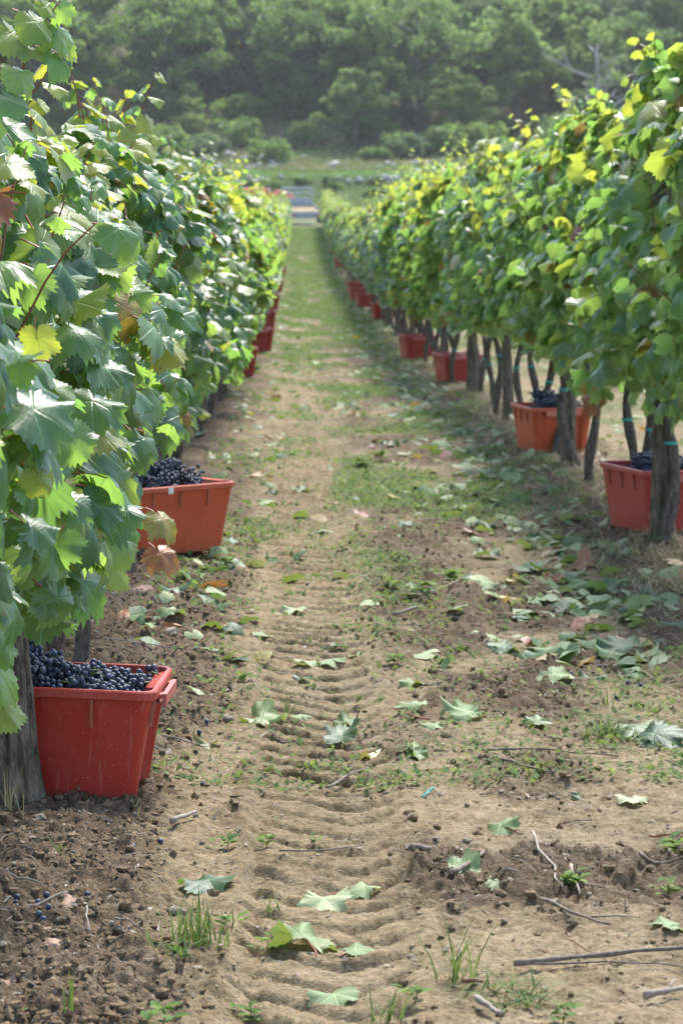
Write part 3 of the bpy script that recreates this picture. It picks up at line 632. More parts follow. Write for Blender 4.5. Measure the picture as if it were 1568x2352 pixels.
# ------------------------------------------------------------------ crates
CL, CW, CH = .56, .40, .31
def rrect(L, W, r, notch, n=4, nw=.12):
    """plan of the tub: rounded corners, a shallow recess in each short end"""
    P = []
    for cx, cy, a0 in ((L / 2 - r, W / 2 - r, 0), (-L / 2 + r, W / 2 - r, 90), (-L / 2 + r, -W / 2 + r, 180), (L / 2 - r, -W / 2 + r, 270)):
        for k in range(n + 1):
            a = R(a0 + 90 * k / n); P.append((cx + r * math.cos(a), cy + r * math.sin(a)))
        if a0 == 90: P += [(-L / 2, nw + .012), (-L / 2 + notch, nw), (-L / 2 + notch, -nw), (-L / 2, -nw - .012)]
        if a0 == 270: P += [(L / 2, -nw - .012), (L / 2 - notch, -nw), (L / 2 - notch, nw), (L / 2, nw + .012)]
    return P
def crate_meshes():
    def loft(rings, m, close_bottom=False, mi=0):
        n = len(rings[0][0]); V = [(x, y, z) for P, z in rings for x, y in P]
        F = [(i * n + k, i * n + (k + 1) % n, (i + 1) * n + (k + 1) % n, (i + 1) * n + k) for i in range(len(rings) - 1) for k in range(n)]
        if close_bottom: F.append(tuple(range(n - 1, -1, -1)))
        m.add(V, F, mi)
    body = MB(); tp = .040
    def at(t, inset=0.0, notch=.020): return rrect(CL - 2 * inset - 2 * tp * (1 - t), CW - 2 * inset - 2 * tp * .8 * (1 - t), max(.006, .032 - inset), notch)
    loft([(at(0, .010), .004), (at(.01), .010), (at(.5), CH * .5), (at(1), CH - .022)], body)
    b0 = at(0, .010); body.add([(x, y, .004) for x, y in b0], [tuple(range(len(b0) - 1, -1, -1))])
    loft([(at(1, .004, .020), CH - .002), (at(.5, .004), CH * .5), (at(.03, .004), .016)], body); bi = at(.03, .004); body.add([(x, y, .016) for x, y in bi], [tuple(range(len(bi)))])
    rim = MB(); o = .013
    def rr(e, notch=.0): return rrect(CL + 2 * e, CW + 2 * e, .034 + e, notch)
    loft([(at(1, -.001, .018), CH - .024), (rr(o - .003), CH - .026), (rr(o), CH - .022), (rr(o), CH - .004), (rr(o - .004), CH), (rr(-.001), CH), (at(1, .0035), CH - .006), (at(1, .0035), CH - .02)], rim)
    rib = MB(); rib.add([(-.004, 0, -.075), (.004, 0, -.075), (.004, .011, 0), (-.004, .011, 0), (-.004, -.004, 0), (.004, -.004, 0), (.004, -.008, -.075), (-.004, -.008, -.075)], [(0, 1, 2, 3), (3, 2, 5, 4), (1, 6, 5, 2), (7, 0, 3, 4), (0, 7, 6, 1)])
    hd = MB(); w = .115                                   # end grip: a flat loop with a slot
    zt = CH - .030
    hd.box((.006, 0, zt - .006), (.014, 2 * w, .034)); hd.box((.044, 0, zt - .004), (.012, 2 * w, .030)); 
    for s_ in (-1, 1): hd.box((.0255, s_ * (w - .022), zt + .004), (.025, .040, .010))
    hd.box((.0255, 0, zt - .017), (.025, 2 * w - .02, .006))
    return body.mesh('crate_body', CR_RED), rim.mesh('crate_rim', CR_RED), rib.mesh('crate_rib', CR_RED), hd.mesh('crate_handle', CR_RED)
CB = {}
def crate_set(mat):
    if mat.name not in CB:
        ms = crate_meshes()
        for me in ms: me.materials[0] = mat
        CB[mat.name] = ms
    return CB[mat.name]
CRATES = []
def crate(corner, ang, mat, lab, tilt=(0, 0), cx=1, cy=-1, detail=True, sink=0.0):
    """corner: where the crate's (cx, cy) bottom corner stands; ang: turn in degrees"""
    b, r_, rib, hd = crate_set(mat); a = R(ang); c, s_ = math.cos(a), math.sin(a); ox, oy = cx * (CL / 2 - .04), cy * (CW / 2 - .032)
    x, y = corner[0] - (c * ox - s_ * oy), corner[1] - (s_ * ox + c * oy)
    zc = max(float(zg(x + c * u - s_ * v, y + s_ * u + c * v, False)) for u in (-.22, .22) for v in (-.15, .15)) + .005 - sink
    root = empty('crate', (x, y, zc)); root.rotation_euler = (R(tilt[0]), R(tilt[1]), a); tag(root, lab, 'crate', 'harvest crates under the vine rows')
    bo = link('body', b, root); ri = link('rim', r_, root)
    for sy in (-1, 1):
        for u in ((-.17, -.02, .13) if sy < 0 else (-.13, .02, .17)):
            link('rib', rib, root, Matrix.Translation((u, sy * (CW / 2 - .001), CH - .024)) @ Matrix.Rotation(0 if sy > 0 else math.pi, 4, 'Z'))
    for sx in (-1, 1):
        link('handle', hd, root, Matrix.Translation((sx * (CL / 2 - .019), 0, 0)) @ Matrix.Rotation(0 if sx > 0 else math.pi, 4, 'Z'))
        for v in (-.155, .155): link('rib', rib, root, Matrix.Translation((sx * (CL / 2 - .001), v, CH - .024)) @ Matrix.Rotation(-sx * math.pi / 2, 4, 'Z'))
    CRATES.append(root); return root

bm_b = None
def ico(r, sub):
    import bmesh
    bm = bmesh.new(); bmesh.ops.create_icosphere(bm, subdivisions=sub, radius=r); V = np.array([v.co[:] for v in bm.verts]); F = np.array([[v.index for v in f.verts] for f in bm.faces]); bm.free(); return V, F
BV, BF = ico(1.0, 2); BERRY = np_mesh('grape_berry', BV, BF, GRAPE, True)
BV1, BF1 = ico(1.0, 1)
def bunch_points(g, L=.15, Rr=.05, n=75, r=.0088):
    """berries packed on a lumpy cone"""
    P = []; tries = 0
    while len(P) < n and tries < 9000:
        tries += 1; t = g.random() ** .8; rad = Rr * (1 - .55 * t) * (.75 + .35 * math.sin(t * 9 + 1)) * (.55 + .45 * g.random() ** .4); a = g.random() * 6.283
        p = np.array([(t - .45) * L, rad * math.cos(a), rad * math.sin(a) * .8])
        if all(np.sum((p - q) ** 2) > (1.55 * r) ** 2 for q in P): P.append(p)
    return np.array(P), r
def bunch(root_crate, loc, rz, tilt, g, detail, lab, n=75, scl=1.0):
    M = root_crate.matrix_basis.copy(); M = Matrix.Translation(root_crate.location) @ root_crate.rotation_euler.to_matrix().to_4x4()
    w_ = M @ Vector(loc); o = empty('grape_bunch', w_); o.rotation_euler = (tilt[0], tilt[1], rz + root_crate.rotation_euler.z); tag(o, lab, 'grapes', 'bunches of dark grapes in the crates')
    if detail:
        P, r = bunch_points(g, .16 * scl, .054 * scl, n)
        for p in P: link('berry', BERRY, o, Matrix.Translation(p) @ Matrix.Scale(r * g.uniform(.86, 1.1), 4))
        m = MB(); m.tube([(-.10 * scl, .01, .03), (-.075 * scl, 0, .032), (-.03, 0, .012), (.04, 0, 0)], [.0022, .002, .0016, .0010], 6); m.tube([(-.05 * scl, 0, .022), (-.04, .03, .034)], [.0022, .0012], 5); m.build('stem', RACHIS, o, True)
    else:
        link('berries', BUNCH[int(g.integers(0, len(BUNCH)))], o, Matrix.Scale(scl, 4))
    return o
def joined_bunch(sd):
    g = np.random.default_rng(sd); P, r = bunch_points(g, .16, .054, 62, .0088); V = (P[:, None, :] + BV1[None] * (r * g.uniform(.88, 1.1, (len(P), 1, 1)))).reshape(-1, 3); F = (BF1[None] + (np.arange(len(P)) * len(BV1))[:, None, None]).reshape(-1, 3)
    return np_mesh('grape_bunch_berries', V, F, GRAPE, True)
BUNCH = [joined_bunch(60 + k) for k in range(4)]
def heap(root, lab, top=CH - .035):
    """the grapes lying below the topmost bunches"""
    g = np.random.default_rng(77); nx, ny = 30, 20; P = []
    for i in range(nx):
        for j in range(ny): P.append(((i / (nx - 1) - .5) * (CL - .062) + g.normal(0, .003), (j / (ny - 1) - .5) * (CW - .062) + g.normal(0, .003), top + g.normal(0, .006)))
    P = np.array(P); r = .0098; V = (P[:, None, :] + BV1[None] * r).reshape(-1, 3); F = (BF1[None] + (np.arange(len(P)) * len(BV1))[:, None, None]).reshape(-1, 3)
    b = len(V); hx_, hy_ = CL / 2 - .033, CW / 2 - .033; V = np.concatenate([V, [(-hx_, -hy_, top - .004), (hx_, -hy_, top - .004), (hx_, hy_, top - .004), (-hx_, hy_, top - .004)]]); F = np.concatenate([F, [(b, b + 1, b + 2), (b, b + 2, b + 3)]])
    o = link('grape_layer', np_mesh('grape_layer', V, F, GRAPE, True)); o.location = root.location; o.rotation_euler = root.rotation_euler
    return tag(o, lab, 'grapes', None, 'stuff')

c1 = crate((-.418, 7.14), -4, CR_RED, 'big red plastic crate heaped with dark grapes behind the thick left post', (0, 2.0), sink=.018)
heap(c1, 'layer of dark grapes under the top bunches in the big red crate')
g1 = np.random.default_rng(5); spots = []
BW = ['stemmy', 'plump', 'tight', 'loose', 'long', 'broad', 'small', 'drooping']
for ix, x in enumerate((-.22, -.14, -.05, .05, .13, .195)):
    for iy, y in enumerate((-.115, -.01, .10)):
        hump = .050 * math.exp(-((x + .15) / .10) ** 2) + .022 * math.exp(-((x + .0) / .06) ** 2) * (iy != 2) - .012 * (x > .02)
        spots.append((x + g1.normal(0, .012), y + g1.normal(0, .008), CH - .012 + hump * 1.15, ix, iy))
for q, (x, y, z, ix, iy) in enumerate(spots):
    lab = f'{["front", "middle", "back"][iy]} row grape bunch, {["first", "second", "third", "fourth", "fifth", "sixth"][ix]} from the post in the big red crate'
    bunch(c1, (x, y, z), g1.normal(.2, .7) + (math.pi if q % 2 else 0), (g1.normal(0, .2), g1.normal(0, .15)), g1, True, lab, 64)
for q, (x, y, z) in enumerate(((-.19, -.08, CH + .072), (-.13, .03, CH + .076), (-.02, -.085, CH + .034))):
    bunch(c1, (x, y, z), g1.normal(.1, .4), (0, g1.normal(0, .15)), g1, True, ['bunch of grapes topping the left heap in the big red crate', 'bunch of grapes high at the back of the left heap in the crate', 'bunch of grapes with a green stem in the middle of the big crate'][q], 66)
def fill(root, n, sd, lab, hump=.02, detail=False):
    g = np.random.default_rng(sd)
    heap(root, lab.replace('bunch of', 'layer of') + ' below the rim')
    for k in range(n):
        x, y = g.uniform(-.19, .19), g.uniform(-.11, .11)
        bunch(root, (x, y, CH - .008 + hump * math.exp(-(x / .13) ** 2) * g.uniform(.6, 1.5)), g.random() * 6, (g.normal(0, .2), g.normal(0, .2)), g, False, lab, 60)
c2 = crate((-.325, 12.50), 40, CR_ORANGE, 'orange plastic crate full of grapes with a small white sticker, second on the left', (0, 0), 1, -1)
st = MB(); st.box((0, 0, 0), (.028, .002, .030)); link('sticker', st.mesh('sticker', LABELM), c2, Matrix.Translation((-.085, -CW / 2 - .0145, CH - .018)))
fill(c2, 15, 21, 'bunch of dark grapes in the orange crate on the left', .055)
c3 = crate((1.615, 12.88), 106, CR_FADED, 'faded red crate full of grapes at the right edge behind the thick post', (0, 0), -1, 1)
fill(c3, 12, 22, 'bunch of dark grapes in the faded crate at the right edge', .02)
c4 = crate((1.54, 18.15), 100, CR_ORANGE, 'orange red crate heaped with grapes between the thin right trunks', (0, 0), -1, 1)
fill(c4, 11, 23, 'bunch of dark grapes in the second crate on the right', .05)
fars = [((1.50, 28.6), -14, CR_RED, 'red crate behind three trunks, third along the right row'), ((1.36, 35.3), -8, CR_RED, 'red crate standing clear of the trunks, fourth along the right row'), ((1.43, 52.0), -6, CR_RED, 'red crate half hidden by leaves, fifth along the right row'), ((1.30, 60.0), -4, CR_FADED, 'darker red crate, nearest of the far pair on the right'), ((1.27, 64.5), -9, CR_RED, 'red crate just beyond the darker far crate on the right'), ((1.28, 69.0), -6, CR_RED, 'small far red crate, eighth along the right row'), ((1.33, 96.0), -3, CR_RED, 'tiny far red crate, ninth along the right row'), ((1.36, 112.0), -5, CR_RED, 'farthest tiny red crate on the right near the trailer')]
for (cx_, cy_), a, m_, lab in fars:
    c = crate((cx_ + .02, cy_), 92 - a * .6, m_, lab, (0, 0), -1, 1)
    if cy_ < 70: heap(c, 'dark grapes level with the rim of the ' + lab.split(',')[0])
leftf = [((-.45, 30.5), 6, CR_RED, 'red crate under low yellow leaves, third along the left row'), ((-.33, 38.0), 12, CR_RED, 'red crate with dark grapes jutting into the alley, fourth on the left'), ((-.36, 46.5), 4, CR_RED, 'red crate leaning out of the leaves, fifth on the left'), ((-.37, 58.0), 8, CR_FADED, 'dark red crate behind leaves, sixth on the left'), ((-.35, 71.0), 5, CR_FADED, 'dark red crate, seventh along the left row'), ((-.33, 86.0), 5, CR_FADED, 'farthest dark red crate on the left')]
for (cx_, cy_), a, m_, lab in leftf:
    c = crate((cx_, cy_), -90 + a, m_, lab, (0, 0), 1, 1)
    if cy_ < 60: heap(c, 'dark grapes level with the rim of the ' + lab.split(',')[0])

# ------------------------------------------------------------------ fallen leaves
ZONES = lambda x, y: ('under the left vines' if x < -.35 else 'along the tyre track' if x < .3 else 'in the middle of the alley' if x < .95 else 'at the foot of the right vines')
def fallen(px, py, spx, lib, lab, g, tilt=.35, p=None):
    p = G(px, py) if p is None else p; dd = p.y; size = spx / FPX * dd / 1.55
    n = Vector((g.normal(0, tilt), g.normal(-.10, tilt), 1)).normalized(); a = g.random() * 6.283; t = Vector((math.cos(a), math.sin(a), 0)); y = (t - n * t.dot(n)).normalized(); x = y.cross(n)
    M = Matrix(((x.x, y.x, n.x, p.x), (x.y, y.y, n.y, p.y), (x.z, y.z, n.z, p.z + size * .22), (0, 0, 0, 1))) @ Matrix.Scale(size, 4) @ Matrix.Diagonal((g.uniform(.62, 1.1), g.uniform(.85, 1.1), g.uniform(.6, 1.25), 1))
    o = link('fallen_leaf', lib[int(g.integers(0, len(lib)))], None, M); tag(o, lab, 'leaf', 'fallen vine leaves on the soil'); return o
gl = np.random.default_rng(31)
HERO = [(480, 2040, 150, FG, 'dark folded vine leaf lying left of the grass tuft'), (690, 2170, 185, FG, 'largest dark green vine leaf lying near the bottom centre'), (815, 2195, 110, FP, 'pale vine leaf touching the largest dark leaf near the bottom'), (770, 2300, 130, FP, 'grey green crumpled vine leaf at the bottom centre'), (745, 2080, 130, FP, 'pale spread vine leaf in the tyre track'), (835, 2042, 85, FP, 'smaller pale vine leaf right of the spread one in the track'),
 (1148, 1912, 125, FP, 'light green upturned vine leaf alone on the right bare soil'), (785, 1712, 105, FG, 'dark glossy folded leaf above the curved tread marks'), (845, 1738, 105, FY, 'pale yellow curled leaf beside the dark glossy one'), (600, 1662, 115, FG, 'dark green curled leaf with a red stalk left of the track'), (692, 1650, 62, FP, 'small pale leaf standing upright by a red stalk'), (480, 1716, 60, FA, 'small red and green leaf between the big crate and track'), (800, 1672, 70, FG, 'small green leaf above the dark glossy leaf'), (955, 1577, 75, FG, 'green leaf lying alone right of the track centre'), (950, 1632, 80, FG, 'dark green crumpled leaf beside a tan one in mid alley'), (1075, 1652, 120, FP, 'big pale underside up leaf in mid alley'), (995, 1668, 70, FP, 'long pale leaf left of the big underside up leaf'), (942, 1722, 70, FP, 'light green leaf below the dark crumpled leaf'), (955, 1740, 60, FG, 'small bluish leaf under the light green one'),
 (1232, 1668, 80, FG, 'bright green leaf left of the sprawling grass tuft'), (1455, 1680, 120, FG, 'green leaf at the left of the lying shoot on the right'), (1500, 1700, 120, FG, 'green leaf at the right of the lying shoot'), (1465, 1550, 115, FP, 'broad pale leaf on the right below the leaf pile'), (1440, 1500, 110, FG, 'dark leaf in the leaf pile on the right'), (1400, 1510, 90, FP, 'pale leaf in the leaf pile on the right'), (1495, 1480, 90, FG, 'upper green leaf of the pile on the right'), (1540, 1440, 90, FG, 'blue green leaf against the bank at the right edge'), (1270, 1572, 85, FP, 'white green leaf left of the mud lump'), (1160, 1492, 90, FG, 'yellow green leaf flat in the right half of the alley'), (1255, 1500, 70, FP, 'pale leaf next to a small brown one'), (1118, 1352, 80, FP, 'pale folded leaf left of the red leaf'), (1178, 1342, 62, FA, 'red edged green leaf standing up'), (1178, 1382, 75, FA, 'orange and pink curled leaf below the red edged one'), (1300, 1407, 62, FG, 'small dark leaf under the right bank'), (1345, 1308, 85, FA, 'crimson leaf at the foot of the right crate'), (1305, 1302, 50, FA, 'small crimson leaf left of the larger crimson one'), (1400, 1362, 85, FG, 'upper green leaf of the trio below the right crate'), (1390, 1395, 85, FP, 'lower pale leaf of the trio below the right crate'), (1350, 1350, 80, FP, 'left leaf of the trio below the right crate'), (1475, 1406, 38, FY, 'small yellow leaf on the right bank'), (1120, 1282, 65, FG, 'green leaf raised on edge in the right wheel track'), (1265, 1250, 75, FP, 'pale leaf near the foot of the right bank'), (1120, 1210, 42, FG, 'little bright leaf standing in the right wheel track'), (970, 1162, 75, FG, 'dark humped leaf in mid alley level with the orange crate'), (1055, 1172, 42, FY, 'yellowish leaf right of the dark humped leaf'),
 (385, 1420, 82, FG, 'dark green leaf beyond the big red crate'), (410, 1366, 105, FG, 'big wilted leaf below the orange crate'), (340, 1456, 42, FP, 'small white leaf beyond the big red crate'), (680, 1406, 62, FP, 'pale pointed leaf alone in the tyre track'), (780, 1492, 62, FG, 'green leaf topmost of the cluster in the track'), (700, 1528, 75, FP, 'left pale leaf of the cluster in the track'), (760, 1536, 75, FP, 'middle pale leaf of the cluster in the track'), (818, 1512, 45, FP, 'right pale leaf of the cluster in the track'), (690, 1565, 50, FG, 'thin leaf below the cluster in the track'), (530, 1250, 55, FG, 'dark leaf at the corner of the orange crate'), (455, 1592, 42, FP, 'cream leaf right of the big red crate'), (1455, 1838, 80, FP, 'pale leaf near the right edge by dark rubble'), (1530, 2132, 85, FP, 'pale leaf at the right edge near the long cane'), (80, 1900, 40, FD, 'shrivelled brown leaf at the foot of the thick post'), (160, 2075, 75, FD, 'crumpled pinkish dry leaf on the dark soil at left'), (98, 2135, 55, FD, 'smaller pink dry leaf below the crumpled one'), (120, 2165, 45, FD, 'yellowed dry leaf tip at the left bottom'), (20, 2260, 45, FD, 'grey dry leaf at the left edge'), (1145, 1100, 95, FG, 'dark leaf lump in the right half in the middle distance'), (1190, 1105, 70, FP, 'pale leaf beside the dark leaf lump'), (1100, 1045, 70, FG, 'green leaf before the second right crate')]
for a in HERO: fallen(a[0], a[1], a[2], a[3], a[4], gl, .16)
cntr = {}
def ground_point(g, x, y): return Vector((x, y, float(zg(x, y))))
n_ind = 0
while n_ind < 225:
    y = 6.2 + 24 * gl.random() ** 1.15; r = gl.random()
    x = gl.normal(1.22, .22) if r < .74 else gl.normal(-.40, .14) if r < .80 else gl.uniform(-.3, 1.5)
    if not -.8 < x < 1.75 or (y < 9.5 and gl.random() < .72): continue
    q = gl.random(); lib, nm = (FG, 'green') if q < .62 else (FP, 'pale') if q < .86 else (FA, 'reddish yellow') if q < .92 else (FD, 'dry brown')
    band = 'near the camera' if y < 10 else 'in the middle distance' if y < 18 else 'well down the alley'
    fallen(0, 0, 1, lib, f'{nm} fallen leaf {ZONES(x, y)} {band}', gl, .20, ground_point(gl, x, y)).matrix_basis @= Matrix.Scale(gl.uniform(.045, .085) / (1 / FPX * y / 1.55), 4); n_ind += 1
def litter(n, y0, y1, sd):
    g = np.random.default_rng(sd); y = y0 + (y1 - y0) * g.random(n) ** 1.4; r = g.random(n); x = np.where(r < .66, g.normal(1.20, .24, n), np.where(r < .74, g.normal(-.38, .16, n), g.uniform(-.6, 1.7, n))); x = np.where(g.random(n) < .22, g.uniform(1.7, 4.2, n), x)
    z = zg(x, y) + .02; nrm = np.stack([g.normal(0, .45, n), g.normal(0, .45, n), np.ones(n)], 1); a = g.random(n) * 6.283; tip = np.stack([np.cos(a), np.sin(a), np.zeros(n)], 1)
    return joined_leaves('leaf_litter', np.stack([x, y, z], 1), nrm, tip, g.uniform(.04, .085, n), g.choice([0, 1, 2, 3], n, p=[.62, .26, .08, .04]), [LEAFF, LEAFP, LEAFA, LEAFD], g)
tag(link('leaf_litter', litter(2600, 9.5, 110, 5)), 'scattered fallen vine leaves farther down the alley', 'leaves', None, 'stuff')

# ------------------------------------------------------------------ stones, clods, twigs, fallen grapes
def rock_mesh(sd, mat, jag=.28):
    g = np.random.default_rng(sd); V, F = ico(1.0, 2); n = 1 + jag * (fbm(V[:, 0] * 1.3 + sd, V[:, 1] * 1.3 + V[:, 2] * 1.7, 2, sd) - .5) * 2; V = V * n[:, None] * np.array([1, g.uniform(.6, .9), g.uniform(.45, .7)]); return np_mesh('stone', V, F, mat, False)
ST = [rock_mesh(s, STONE, .55) for s in range(6)]
gs = np.random.default_rng(8)
HS = [(95, 1880, 36, 'pale angular stone at the foot of the thick post'), (1059, 2008, 22, 'pale squarish pebble beside the short log'), (1157, 2118, 25, 'white rounded pebble low in the right half'), (1069, 1933, 26, 'grey flat stone below the upturned leaf'), (1299, 1960, 28, 'light chipped stone right of the stick'), (1274, 2073, 25, 'long pale stone near the dark twig'), (405, 2098, 46, 'broad tan stone left of the grass tuft'), (395, 1455, 40, 'yellowish stone beyond the big red crate'), (170, 1915, 16, 'small white stone right of the post'), (1265, 1830, 16, 'round grey pebble in a pair'), (1280, 1836, 16, 'second round grey pebble of the pair'), (1330, 1940, 14, 'small grey pebble on flat soil'), (520, 1655, 38, 'flat tan stone left of the curled leaf'), (1075, 2003, 12, 'little pebble touching the short log')]
for px, py, s, lab in HS:
    p = G(px, py); o = link('stone', ST[int(gs.integers(0, 6))]); r = s / FPX * p.y / 2; o.location = p + Vector((0, 0, r * .25)); o.rotation_euler = (gs.normal(0, .2), gs.normal(0, .2), gs.random() * 6); o.scale = (r,) * 3; tag(o, lab, 'stone', 'stones on the soil')
for k in range(150):
    y = 5.3 + 5.5 * gs.random() ** 1.4; x = gs.choice([gs.uniform(-.85, -.2), gs.uniform(.25, 1.2), gs.uniform(-.2, 1.6)]); p = ground_point(gs, x, y); r = gs.uniform(.004, .011); o = link('stone', ST[int(gs.integers(0, 6))]); o.location = p + Vector((0, 0, r * .2)); o.rotation_euler = (0, 0, gs.random() * 6); o.scale = (r,) * 3
    tag(o, f'small pebble {ZONES(x, y)} {"close to the camera" if y < 7.2 else "a little farther off"}', 'stone', 'stones on the soil')
def scatter_clods(n, sd, mat, rmin, rmax, fx, y0, y1, pw=1.5, jag=.8):
    g = np.random.default_rng(sd); V, F = ico(1.0, 1); y = y0 + (y1 - y0) * g.random(n * 3) ** pw; x = fx(g, n * 3); keep = g.random(n * 3) < rough_mask(x, y); x, y = x[keep][:n], y[keep][:n]; m = len(x)
    r = rmin + (rmax - rmin) * g.random(m) ** 3; W = V[None] * (1 + jag * (g.random((m, len(V), 1)) - .5)) * (r[:, None] * g.uniform(.7, 1.2, (m, 3)))[:, None, :] * np.array([1, 1, .75]); W = W + np.stack([x, y, zg(x, y) + r * .25], 1)[:, None, :]
    return np_mesh('soil_clod', W.reshape(-1, 3), (F[None] + (np.arange(m) * len(V))[:, None, None]).reshape(-1, 3), mat, False)
tag(link('soil_clods', scatter_clods(16000, 3, CLOD, .0025, .015, lambda g, n: np.where(g.random(n) < .55, g.uniform(-1.1, -.15, n), g.uniform(.15, 2.0, n)), 5.0, 14)), 'loose crumbly clods of dug soil', 'soil', None, 'stuff')
tag(link('gravel', scatter_clods(5000, 4, STONE, .0022, .007, lambda g, n: g.uniform(-1.0, 1.9, n), 5.0, 12, 1.3, .6)), 'tiny pale gravel on the soil', 'gravel', None, 'stuff')
def twig(p0, p1, r, lab, mat=TWIG, g=gs, lift=.012, fork=False):
    n = 7; pts = []
    for k in range(n):
        t = k / (n - 1); x = p0[0] + (p1[0] - p0[0]) * t; y = p0[1] + (p1[1] - p0[1]) * t; L = math.hypot(p1[0] - p0[0], p1[1] - p0[1]); off = g.normal(0, .025) * L * math.sin(t * 3.14); pts.append((x + off * .6, y + off, 0))
    zz = [float(zg(x, y)) for x, y, _ in pts]; zz = np.convolve(np.pad(zz, 1, mode='edge'), [.3, .4, .3], 'valid'); pts = [(x, y, z + lift + r) for (x, y, _), z in zip(pts, zz)]
    o = tag(empty('twig', pts[0]), lab, 'twig', 'dry twigs on the soil') if fork else None
    q = [tuple(np.array(a) - np.array(pts[0])) for a in pts]; m = MB(); m.tube(q, [r * (1 - .45 * k / n) * (1 + .15 * g.normal()) for k in range(n)], 6, 0, True, .1, g)
    if fork:
        m.build('stem', mat, o, True); f = MB(); a = Vector(q[4]); d = (Vector(q[6]) - Vector(q[3])); f.tube([a, a + d * .4 + Vector((-d.y, d.x, .02)) * .35, a + d * .8 + Vector((-d.y, d.x, .02)) * .5], [r * .5, r * .4, r * .2], 5); f.build('side_twig', mat, o, True); return o
    o = link('twig', m.mesh('twig', mat, True)); o.location = pts[0]; return tag(o, lab, 'twig', 'dry twigs on the soil')
HT = [((1180, 2236), (1600, 2196), .0070, 'long grey cane reaching to the right edge near the bottom', 0, TWIG), ((1200, 2228), (1570, 2238), .0025, 'thin twig lying along the long grey cane', 0, TWIG), ((1098, 1738), (1420, 1748), .0032, 'long dark twig across the mid right soil', 1, TWIG), ((1130, 1752), (1275, 1780), .0038, 'dark twig under the long one, pointing down right', 0, TWIG), ((1222, 1928), (1292, 2062), .0045, 'grey stick right of the upturned leaf', 0, TWIGP), ((1032, 2012), (1110, 1978), .0075, 'short stout grey stick beside a pebble', 0, TWIG), ((945, 1975), (988, 1970), .0095, 'short cut log end in mid right', 0, TWIG), ((1240, 2072), (1400, 2138), .0045, 'black forked twig low in the right half', 1, TWIG), ((1468, 1968), (1568, 1995), .0045, 'dark twig by the right edge', 0, TWIG), ((1480, 2310), (1568, 2290), .0075, 'pale branched stick in the bottom right corner', 1, TWIGP), ((1300, 2168), (1405, 2230), .002, 'thin red brown twig above the long cane', 0, CANE), ((750, 1820), (845, 1775), .0042, 'grey twig across the curved tread marks', 0, TWIG), ((395, 1905), (450, 1880), .0065, 'split pale wood chip right of the big crate', 0, TWIGP), ((640, 1965), (830, 1955), .0024, 'thin twig across the tyre track', 0, TWIG), ((985, 1665), (905, 1640), .003, 'red leaf stalk in mid alley', 0, PETI), ((1490, 1930), (1568, 1925), .004, 'reddish twig at the right edge', 0, CANE), ((240, 1470), (390, 1500), .0028, 'long thin twig beyond the big red crate', 0, TWIGP), ((200, 2105), (205, 2150), .0022, 'curved straw on the dark soil at left', 0, TWIGP), ((265, 2135), (340, 2150), .003, 'thin grey twig left of the grass tuft base', 0, TWIG), ((1310, 2005), (1330, 2060), .0045, 'small grey forked stick at right', 1, TWIGP), ((620, 1690), (680, 1712), .0038, 'brown bent twig below the dark curled leaf', 0, TWIG), ((1090, 2310), (1150, 2350), .007, 'broken stick at the bottom right of centre', 0, TWIGP), ((1060, 2270), (1110, 2272), .005, 'short reddish stick above the bottom edge', 0, CANE), ((900, 1420), (970, 1405), .006, 'pale stick in mid alley', 0, TWIGP), ((960, 1370), (1050, 1350), .006, 'grey stick lying in the middle distance', 0, TWIG)]
for a, b, r, lab, fk, mt in HT: twig(G(*a), G(*b), r, lab, mt, fork=bool(fk))
for k in range(110):
    y = 5.4 + 7 * gs.random() ** 1.3; x = gs.choice([gs.uniform(-.9, -.3), gs.uniform(.3, 1.7), gs.uniform(.3, 1.7)]); a = gs.random() * 6.28; L = gs.uniform(.03, .14)
    twig((x, y), (x + math.cos(a) * L, y + math.sin(a) * L), gs.uniform(.0012, .0036), f'short dry twig {ZONES(x, y)} {"close to the camera" if y < 7.5 else "farther off"}', TWIG if gs.random() < .6 else TWIGP, lift=.004)
GP = [(40, 2062), (38, 2080), (88, 2078), (90, 2105), (100, 2107), (112, 2105), (107, 2057), (201, 2060), (306, 1950), (369, 1938), (466, 1805), (475, 1663), (458, 1688), (475, 1520), (1145, 2335), (1310, 1545), (1375, 1530), (1470, 1578), (1480, 1582), (1435, 1560), (1440, 1572), (1120, 1250), (705, 1350), (1415, 1605), (1465, 1652)]
for k, (px, py) in enumerate(GP):
    p = G(px, py); o = link('grape', BERRY); r = .0075; o.location = p + Vector((0, 0, r * .8)); o.scale = (r,) * 3
    tag(o, f'single dark grape {ZONES(p.x, p.y)}, {"near the bottom of the picture" if p.y < 6.6 else "beside the big crate" if p.x < -.1 and p.y < 9 else "beyond the tread marks"}', 'grape', 'grapes dropped on the soil')
tt = MB(); p = G(968, 1832); tt.tube([(0, 0, .004), (.012, .015, .007), (.02, .05, .006), (.035, .07, .012)], .0028, 5); o = tt.build('tie_scrap', TIE); o.location = p; tag(o, 'scrap of teal plastic tie lying on the soil', 'tie')

